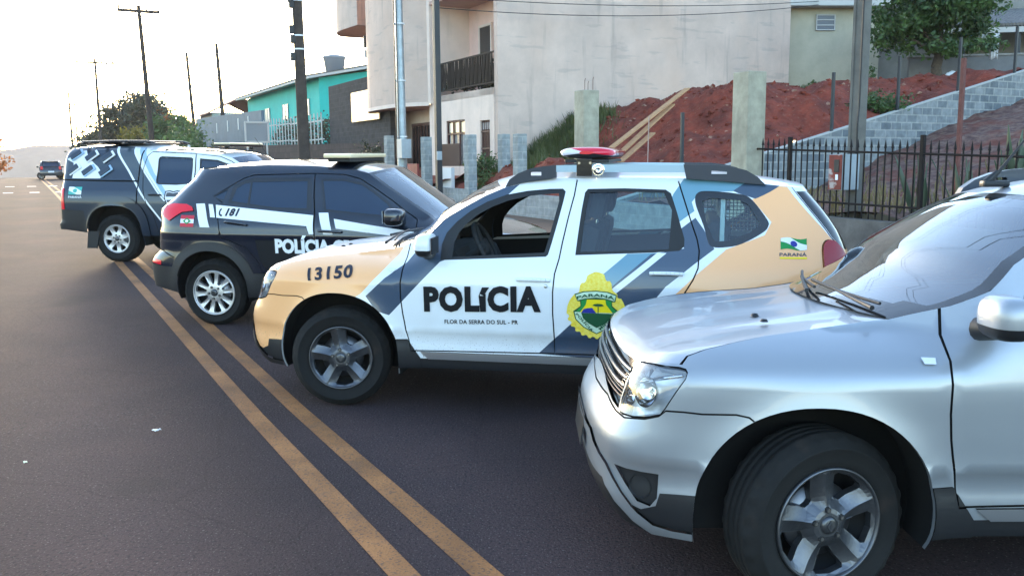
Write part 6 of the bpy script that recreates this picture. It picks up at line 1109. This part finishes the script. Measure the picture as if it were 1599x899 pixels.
def clods(spots, m, seed):
    rng = np.random.default_rng(seed); base = bmesh.new(); bmesh.ops.create_icosphere(base, subdivisions=1, radius=1); V0 = np.array([v.co[:] for v in base.verts]); F0 = [[v.index for v in f.verts] for f in base.faces]; base.free(); b = MB()
    for d, n, s in spots:
        k = V0*(1+.28*rng.normal(size=(len(V0), 1)))*s*np.array([1, .7+.5*rng.random(), .6+.3*rng.random()]); a = rng.random()*6.28; c, q = math.cos(a), math.sin(a); k = np.stack([k[:, 0]*c-k[:, 1]*q, k[:, 0]*q+k[:, 1]*c, k[:, 2]], 1); p = rd(d, n, soil_z(d, n)+clod(d, n)+.1*s); b.add([tuple(np.array(p)+w) for w in k], F0, m)
    tag(b.build('rubble'), kind='stuff')
rng = np.random.default_rng(17); clods([(rng.uniform(17.2, 25), 12+15*rng.random()**1.2, .02+.09*rng.random()**4) for _ in range(1500)], earth, 18); clods([(rng.uniform(17.2, 25), 12.5+14*rng.random(), .015+.06*rng.random()**4) for _ in range(420)], mat('pale_clod', (.36, .20, .14), .95, noise=.4, nscale=9), 19)
def agave(lab, d, n, z, k, hgt, seed):
    rng = np.random.default_rng(seed); o = empty('snake_plant', rd(d, n, z)); tag(o, lab, 'plant', 'snake plants behind the fence')
    for i in range(k):
        a = rng.random()*6.28; r = .16*rng.random(); l = hgt*(.6+.5*rng.random()); w = .035+.02*rng.random(); tip = Vector((rng.normal()*.16, rng.normal()*.16, 1))*l; base = Vector((r*math.cos(a), r*math.sin(a), -.05)); t = Vector((math.cos(a+1.5), math.sin(a+1.5), 0)); nn = Vector((math.cos(a), math.sin(a), 0)); b = MB(); R_ = []
        for j in range(6):
            s = j/5; ww = w*(1+.6*math.sin(s*math.pi))*(1-s**3)+.002; c = base+tip*s+nn*.08*s*s; R_.append([tuple(c-t*ww), tuple(c+nn*.012), tuple(c+t*ww), tuple(c-nn*.006)])
        b.grid(np.array([r_+[r_[0]] for r_ in R_]), AGAVE); b.build('leaf', o)
for q in (('tall clump of snake plants behind the right end of the fence', 7.6, 12.2, .95, 16, 1.25, 1), ('second snake plant clump near the right edge above the silver SUV roof', 6.9, 12.5, 1.0, 14, 1.35, 2), ('pale snake plant leaves behind the fence right of the power pole', 8.9, 12.0, .92, 7, .95, 3), ('sparse snake plant leaves behind the middle of the fence', 8.4, 12.4, .95, 6, .75, 4), ('yellowish small snake plant by the fence post above the silver roof', 7.95, 11.9, .9, 6, .6, 5)): agave(*q)

# ------------------------------------------------------------------ left background
dark_wall = blocks(mat('dark_masonry', (.05, .04, .04), .95), 'Y', bw=.6, bh=.30, mortar=.02, mcol=(.03, .026, .026), c1=(.060, .044, .042), c2=(.040, .031, .031)); dk_block = blocks(mat('dark_block', (.05, .05, .05), .95), 'Y', bw=.4, bh=.2, mortar=.012, mcol=(.05, .05, .05), c1=(.045, .045, .05), c2=(.030, .030, .034))
run('retaining_wall', 33, 80, 12.9, 13.2, lambda d: zr(d)-.3, lambda d: 2.55+.016*(d-33), dark_wall, 'long dark masonry retaining wall under the pale picket fence', 'wall')
run('garden_wall', 34.3, 42.4, 13.25, 13.5, lambda d: .2, lambda d: 5.42, dk_block, 'tall blackish block wall beside the curved bay', 'wall', 4)
o = rempty('sign_panel', 36.9, 13.12, 4.2); tag(o, 'bright blank metal panel mounted on the blackish block wall', 'panel'); MB().box((0, 0, 0), (.05, 3.5, 1.28), mat('bright_metal', (.46, .39, .28), .32, .75, noise=.35, nscale=.9), .01).build('sheet', o); c = MB(); [c.box((.06, y, 0), (.08, .06, 1.2), steel) for y in (-1.5, 1.5)]; c.build('bracket', o)
slate = mat('blue_grey_paint', (.10, .155, .20), .8, noise=.2, nscale=1.0); o = run('garden_wall', 55, 78, 12.95, 13.15, lambda d: 2.8, lambda d: 5.0+.024*(d-55), slate, 'blue grey painted garden wall with a row of pale slots', 'wall', 4)
for d in (58.5, 61.5, 65, 69): c = MB(); c.box((12.94, d, 4.45), (.03, .28, .75), mat('pale_slot', (.42, .48, .50), .7), 0); c.build('slot', o)
o = rempty('picket_fence', 0, 13.0, 0); tag(o, 'pale picket fence with slim bars on the dark masonry wall', 'fence'); pf = mat('pale_bars', (.42, .45, .44), .7)
for k in range(4):
    d0 = 42.6+3.1*k; b = MB(); zb = 2.55+.016*(d0-33)
    for j in range(5): b.box((0, d0+.3+j*.62, zb+.75), (.04, .07, 1.45), pf); b.box((0, d0+.3+j*.62, zb+1.5), (.035, .04, .08), pf)
    for zz in (.25, 1.15): b.box((.03, d0+1.55, zb+zz), (.03, 3.05, .06), pf)
    b.build('picket_panel', o)
bush('hedge', 'dark green plants growing behind the pale picket fence', 'hedge', rd(48.5, 13.9, 2.7), [(ED.x*t, ED.y*t, .7+.15*math.sin(t*2), .5, .9, .75) for t in np.arange(-6, 7, 1.2)], 3200, .16, LEAF2, 44)
turq = mat('turquoise_paint', (.03, .50, .44), .8, noise=.12, nscale=1.0); h = rempty('house', 58, 17.5, 2.6); tag(h, 'turquoise gabled house beyond the picket fence', 'house')
b = MB(); b.prism([(0, 0), (7.6, 0), (7.6, 4.75), (3.6, 5.35), (0, 4.75)], 0, 21, turq, 'Y'); b.build('wall', h); b = MB(); b.prism([(-.9, 4.62), (-.9, 4.78), (3.6, 5.68), (8.2, 4.80), (8.2, 4.64), (3.6, 5.50)], -.7, 21.5, trim_m, 'Y'); b.prism([(-.95, 4.80), (-.95, 4.86), (3.6, 5.78), (8.25, 4.88), (8.25, 4.82), (3.6, 5.70)], -.75, 21.6, tile_m, 'Y'); b.build('roof', h)
for y in (3, 8.5, 14): c = MB(); c.box((-.03, y, 3.0), (.06, 1.5, 1.1), mat('pale_window', (.35, .45, .48), .2), .01); w = c.build('window', h); c = MB(); [c.box((-.07, y+q, 3.0), (.04, .06, 1.15), trim_m) for q in (-.75, 0, .75)]; c.build('window_frame', w)
tag(RDB(MB().lathe([(0, 0), (.62, 0), (.75, .85), (.80, .87), (.78, .98), (0, 1.15)], mat('tank_grey', (.30, .32, .36), .6), 24), 'water_tank', 60.2, 19.3, 8.05), 'grey water tank on the turquoise house roof', 'water tank')
h = rempty('house', 83, 15.2, 2.8); tag(h, 'small house with a dark red roof behind the blue grey wall', 'house'); MB().box((2.5, 3, 1.8), (5, 6, 3.6), trim_m).build('wall', h); MB().prism([(-.5, 3.5), (2.5, 5.0), (5.5, 3.5), (5.5, 3.4), (2.5, 4.85), (-.5, 3.4)], -.6, 6.6, mat('maroon_tile', (.11, .035, .035), .8, noise=.3, nscale=3), 'Y').build('roof', h)
for (lab, d, n, zb, lobes, cnt, m, seed, sub) in (
    ('large dark tree with sunlit rim coloured orange beyond the pickup', 108, 12.5, .9, [(0, 0, 5.0, 3.8, 3.4, 2.9), (-3.6, 0, 3.6, 2.7, 2.4, 2.6), (2.9, .5, 3.8, 2.6, 2.6, 2.6), (.2, 0, 7.1, 2.7, 2.5, 1.8), (-1.8, 0, 6.0, 2.3, 2.2, 1.9), (-.5, 0, 2.4, 4.4, 3, 2.2)], 20000, LEAF2, 31, ([(1.8, 1.0, 6.3, 2.2, 1.6, 1.5), (3.4, 1, 4.6, 1.6, 1.4, 1.6)], 500, LEAF4)),  # orange leaves stand in for low sun on the crown's rim
    ('lower dark tree at the left of the big one', 118, 9.6, .2, [(0, 0, 3.4, 2.5, 2.2, 2.4), (1.4, 0, 4.8, 1.8, 1.6, 1.6), (-1.2, 0, 2.2, 1.6, 1.4, 1.5)], 6000, LEAF2, 32, None),
    ('mid green tree between the big tree and the bare pole', 98, 14.8, 1.2, [(0, 0, 3.4, 2.2, 2.2, 2.0), (1.6, 0, 2.6, 1.7, 1.8, 1.6), (-1.0, 0, 4.4, 1.4, 1.4, 1.1)], 6000, LEAF, 33, ([(.3, .5, 4.8, 1.3, 1.0, .8)], 300, LEAF4))):  # a few orange leaves up top imitate sunlight
    tree('broadleaf_tree', lab, 'tree', rd(d, n-1.0, zb), 2.2, .28, lobes, cnt, .42, m, seed, 'trees at the end of the street', sub)
bush('shrub', 'round yellow green bush above the pickup canopy', 'shrub', rd(72, 7.4, zr(72)+.2), [(0, 0, 2.5, .85, 1.0, 1.15), (.7, 0, 2.1, .6, .7, .9), (.1, 0, 1.2, .7, .7, 1.0)], 2000, .22, LEAF3, 41)
rng_h = [(0, t, 1.0, 1.1, 1.4, 1.1) for t in np.arange(0, 15, 1.7)]
bush('hedge', 'green hedge running behind the white marker posts', 'hedge', rd(60, 9.8, zr(62)+.3), [(ED.x*t+.4*EN.x, ED.y*t, z+.7, .9, .9, 1.6+.3*math.sin(t)) for _, t, z, *r in rng_h], 3800, .24, LEAF, 42)
for k, (d, n, hh, lab) in enumerate(((64, 8.6, 1.9, 'slim white marker post in front of the yellow green bush'), (57, 9.0, 1.8, 'slim white marker post in front of the green hedge'), (50, 9.4, 1.3, 'short white marker post nearest the pickup roof'))): tag(RDB(MB().tube((0, 0, 0), (0, 0, hh+.6), .06, MATS['decal_white'], seg=8).box((0, 0, hh+.5), (.2, .05, .07), MATS['decal_white'], .01), 'marker_post', d, n, zr(d)), lab, 'post', 'white marker posts')
o = rempty('notice_board', 47, 10.8, zr(47)); tag(o, 'small white framed board by the blue grey wall', 'board'); MB().box((0, 0, 2.9), (1.15, .06, .95), mat('board_face', (.25, .27, .29), .5)).build('board_face', o); c = MB(); [c.box((x, -.04, 2.9), (.08, .06, 1.05), trim_m) for x in (-.58, .58)]; [c.box((0, -.04, z), (1.2, .06, .09), trim_m) for z in (2.4, 3.4)]; c.box((-.5, 0, 1.2), (.07, .07, 2.4), trim_m); c.box((.5, 0, 1.2), (.07, .07, 2.4), trim_m); c.build('board_frame', o)
bush('shrub', 'orange leaved roadside bush at the left edge', 'shrub', rd(100, -2.3, zr(100)-.2), [(0, 0, 2.2, 1.0, 1.0, 1.6), (1.0, 0, 1.6, 1.0, .8, .7), (-.4, 0, 4.0, 1.0, .8, .9), (-1.5, 0, 2.5, 1.5, 1, 2.2)], 2200, .34, LEAF4, 43)
bush('balcony_plant', 'leafy potted plants standing behind the iron balcony railing', 'plant', rd(27.6, 14.0, 4.15), [(ED.x*t, ED.y*t, .45, .3, .45, .4) for t in (-1.2, -.4, .5, 1.3, 2.2)], 1300, .14, LEAF2, 45)
# ------------------------------------------------------------------ far dark hatchback driving away
def hatch():
    o = empty('hatchback', rd(80, 2.05, 0)); tag(o, 'small black hatchback driving away on the far end of the road', 'car'); c1 = MATS['black_paint']; g = MATS['dark_glass']
    prof = [(-.02, .32), (-.05, .55), (0, .86), (.16, 1.0), (.42, 1.36), (.75, 1.44), (1.7, 1.43), (2.45, .98), (3.4, .86), (3.65, .6), (3.62, .28)]; P = []
    for x, k in ((-.80, 0), (-.78, .6), (-.70, 1), (.70, 1), (.78, .6), (.80, 0)): P.append([((x*(1-.16*max(0, (z-.9)/.5))) , y+(.02 if k < 1 else 0), z*(1-.02*(1-k))) for y, z in prof])
    b = MB(); A = np.array(P); b.grid(A, c1); b.add([tuple(p) for p in A[0]], [tuple(range(len(prof)))], c1); b.add([tuple(p) for p in A[-1]], [tuple(range(len(prof)))], c1); fix_normals(b.build('body', o))
    b = MB(); b.add([(-.56, .165, 1.03), (.56, .165, 1.03), (.50, .40, 1.36), (-.50, .40, 1.36)], [(0, 1, 2, 3)], g); w = b.build('rear_window', o); w.location = (0, -.03, 0)
    for s in (-1, 1):
        b = MB(); b.box((s*.66, -.02, .92), (.17, .10, .26), MATS['lamp_red'], .03); b.build('tail_light', o); b = MB(); b.box((s*.90, 2.1, 1.0), (.18, .12, .14), c1, .04); b.build('mirror', o); b = MB(); b.add([(s*.765, .75, 1.0), (s*.765, 2.1, 1.0), (s*.70, 1.7, 1.38), (s*.70, .72, 1.38)], [(0, 1, 2, 3)], g); q = b.build('side_window', o); q.location = (s*.012, 0, 0)
        for y in (.6, 3.0): t_, r_ = wheel_meshes('small', .29, .19, .18); w = empty('wheel', (s*.70, y, .29), math.pi/2*0+(0 if s < 0 else math.pi)+math.pi/2*1, o); link('tyre', t_, w, rot=(0, 0, R(-90)*0+R(-90))); link('rim', r_, w, rot=(0, 0, R(-90)))
    b = MB(); b.box((0, -.06, .62), (.42, .03, .13), MATS['decal_white'], .01); b.build('license_plate', o); b = MB(); b.box((0, -.04, .42), (1.5, .14, .22), MATS['black_plastic'], .05); b.build('bumper', o); b = MB(); b.box((0, .02, .84), (.10, .04, .05), MATS['chrome'], .01); b.build('badge', o); b = MB(); b.box((0, .6, 1.455), (1.2, .6, .03), MATS['silver_paint'], .015); b.build('roof_panel', o)
    on_road(o, o.location.x, o.location.y, ROADROT)
hatch()
for k, (x, y, s, lab) in enumerate(((-3.55, 8.18, .09, 'scrap of pale litter on the asphalt left of the centre line'), (-2.3, 5.52, .05, 'tiny scrap of litter lying on the asphalt nearer the camera'), (-2.82, 4.92, .03, 'smallest speck of litter near the left edge of the asphalt'))):
    rng = np.random.default_rng(60+k); b = MB(); P = np.array([[(s*(i/4-.5), s*.6*(j/3-.5), .008+.25*s*rng.random()) for j in range(4)] for i in range(5)]); b.grid(P, MATS['decal_white'] if k < 2 else MATS['decal_pale']); o = b.build('litter', None, (x, y, .004), (0, 0, k*1.1)); m_ = o.modifiers.new('thick', 'SOLIDIFY'); m_.thickness = .002; tag(o, lab, 'litter', 'scraps on the asphalt')
# ------------------------------------------------------------------ evening haze over the whole street
hz = bpy.data.materials.new('haze_air'); hz.use_nodes = True; N = hz.node_tree.nodes; L = hz.node_tree.links; N.clear(); ho = N.new('ShaderNodeOutputMaterial'); hv = N.new('ShaderNodeVolumePrincipled'); hv.inputs['Color'].default_value = (.92, .90, .88, 1); hv.inputs['Density'].default_value = .00025; hv.inputs['Anisotropy'].default_value = .3; L.new(hv.outputs[0], ho.inputs['Volume'])
o = MB().box((0, 0, 6), (2500, 2500, 44), hz).build('haze'); tag(o, kind='stuff')
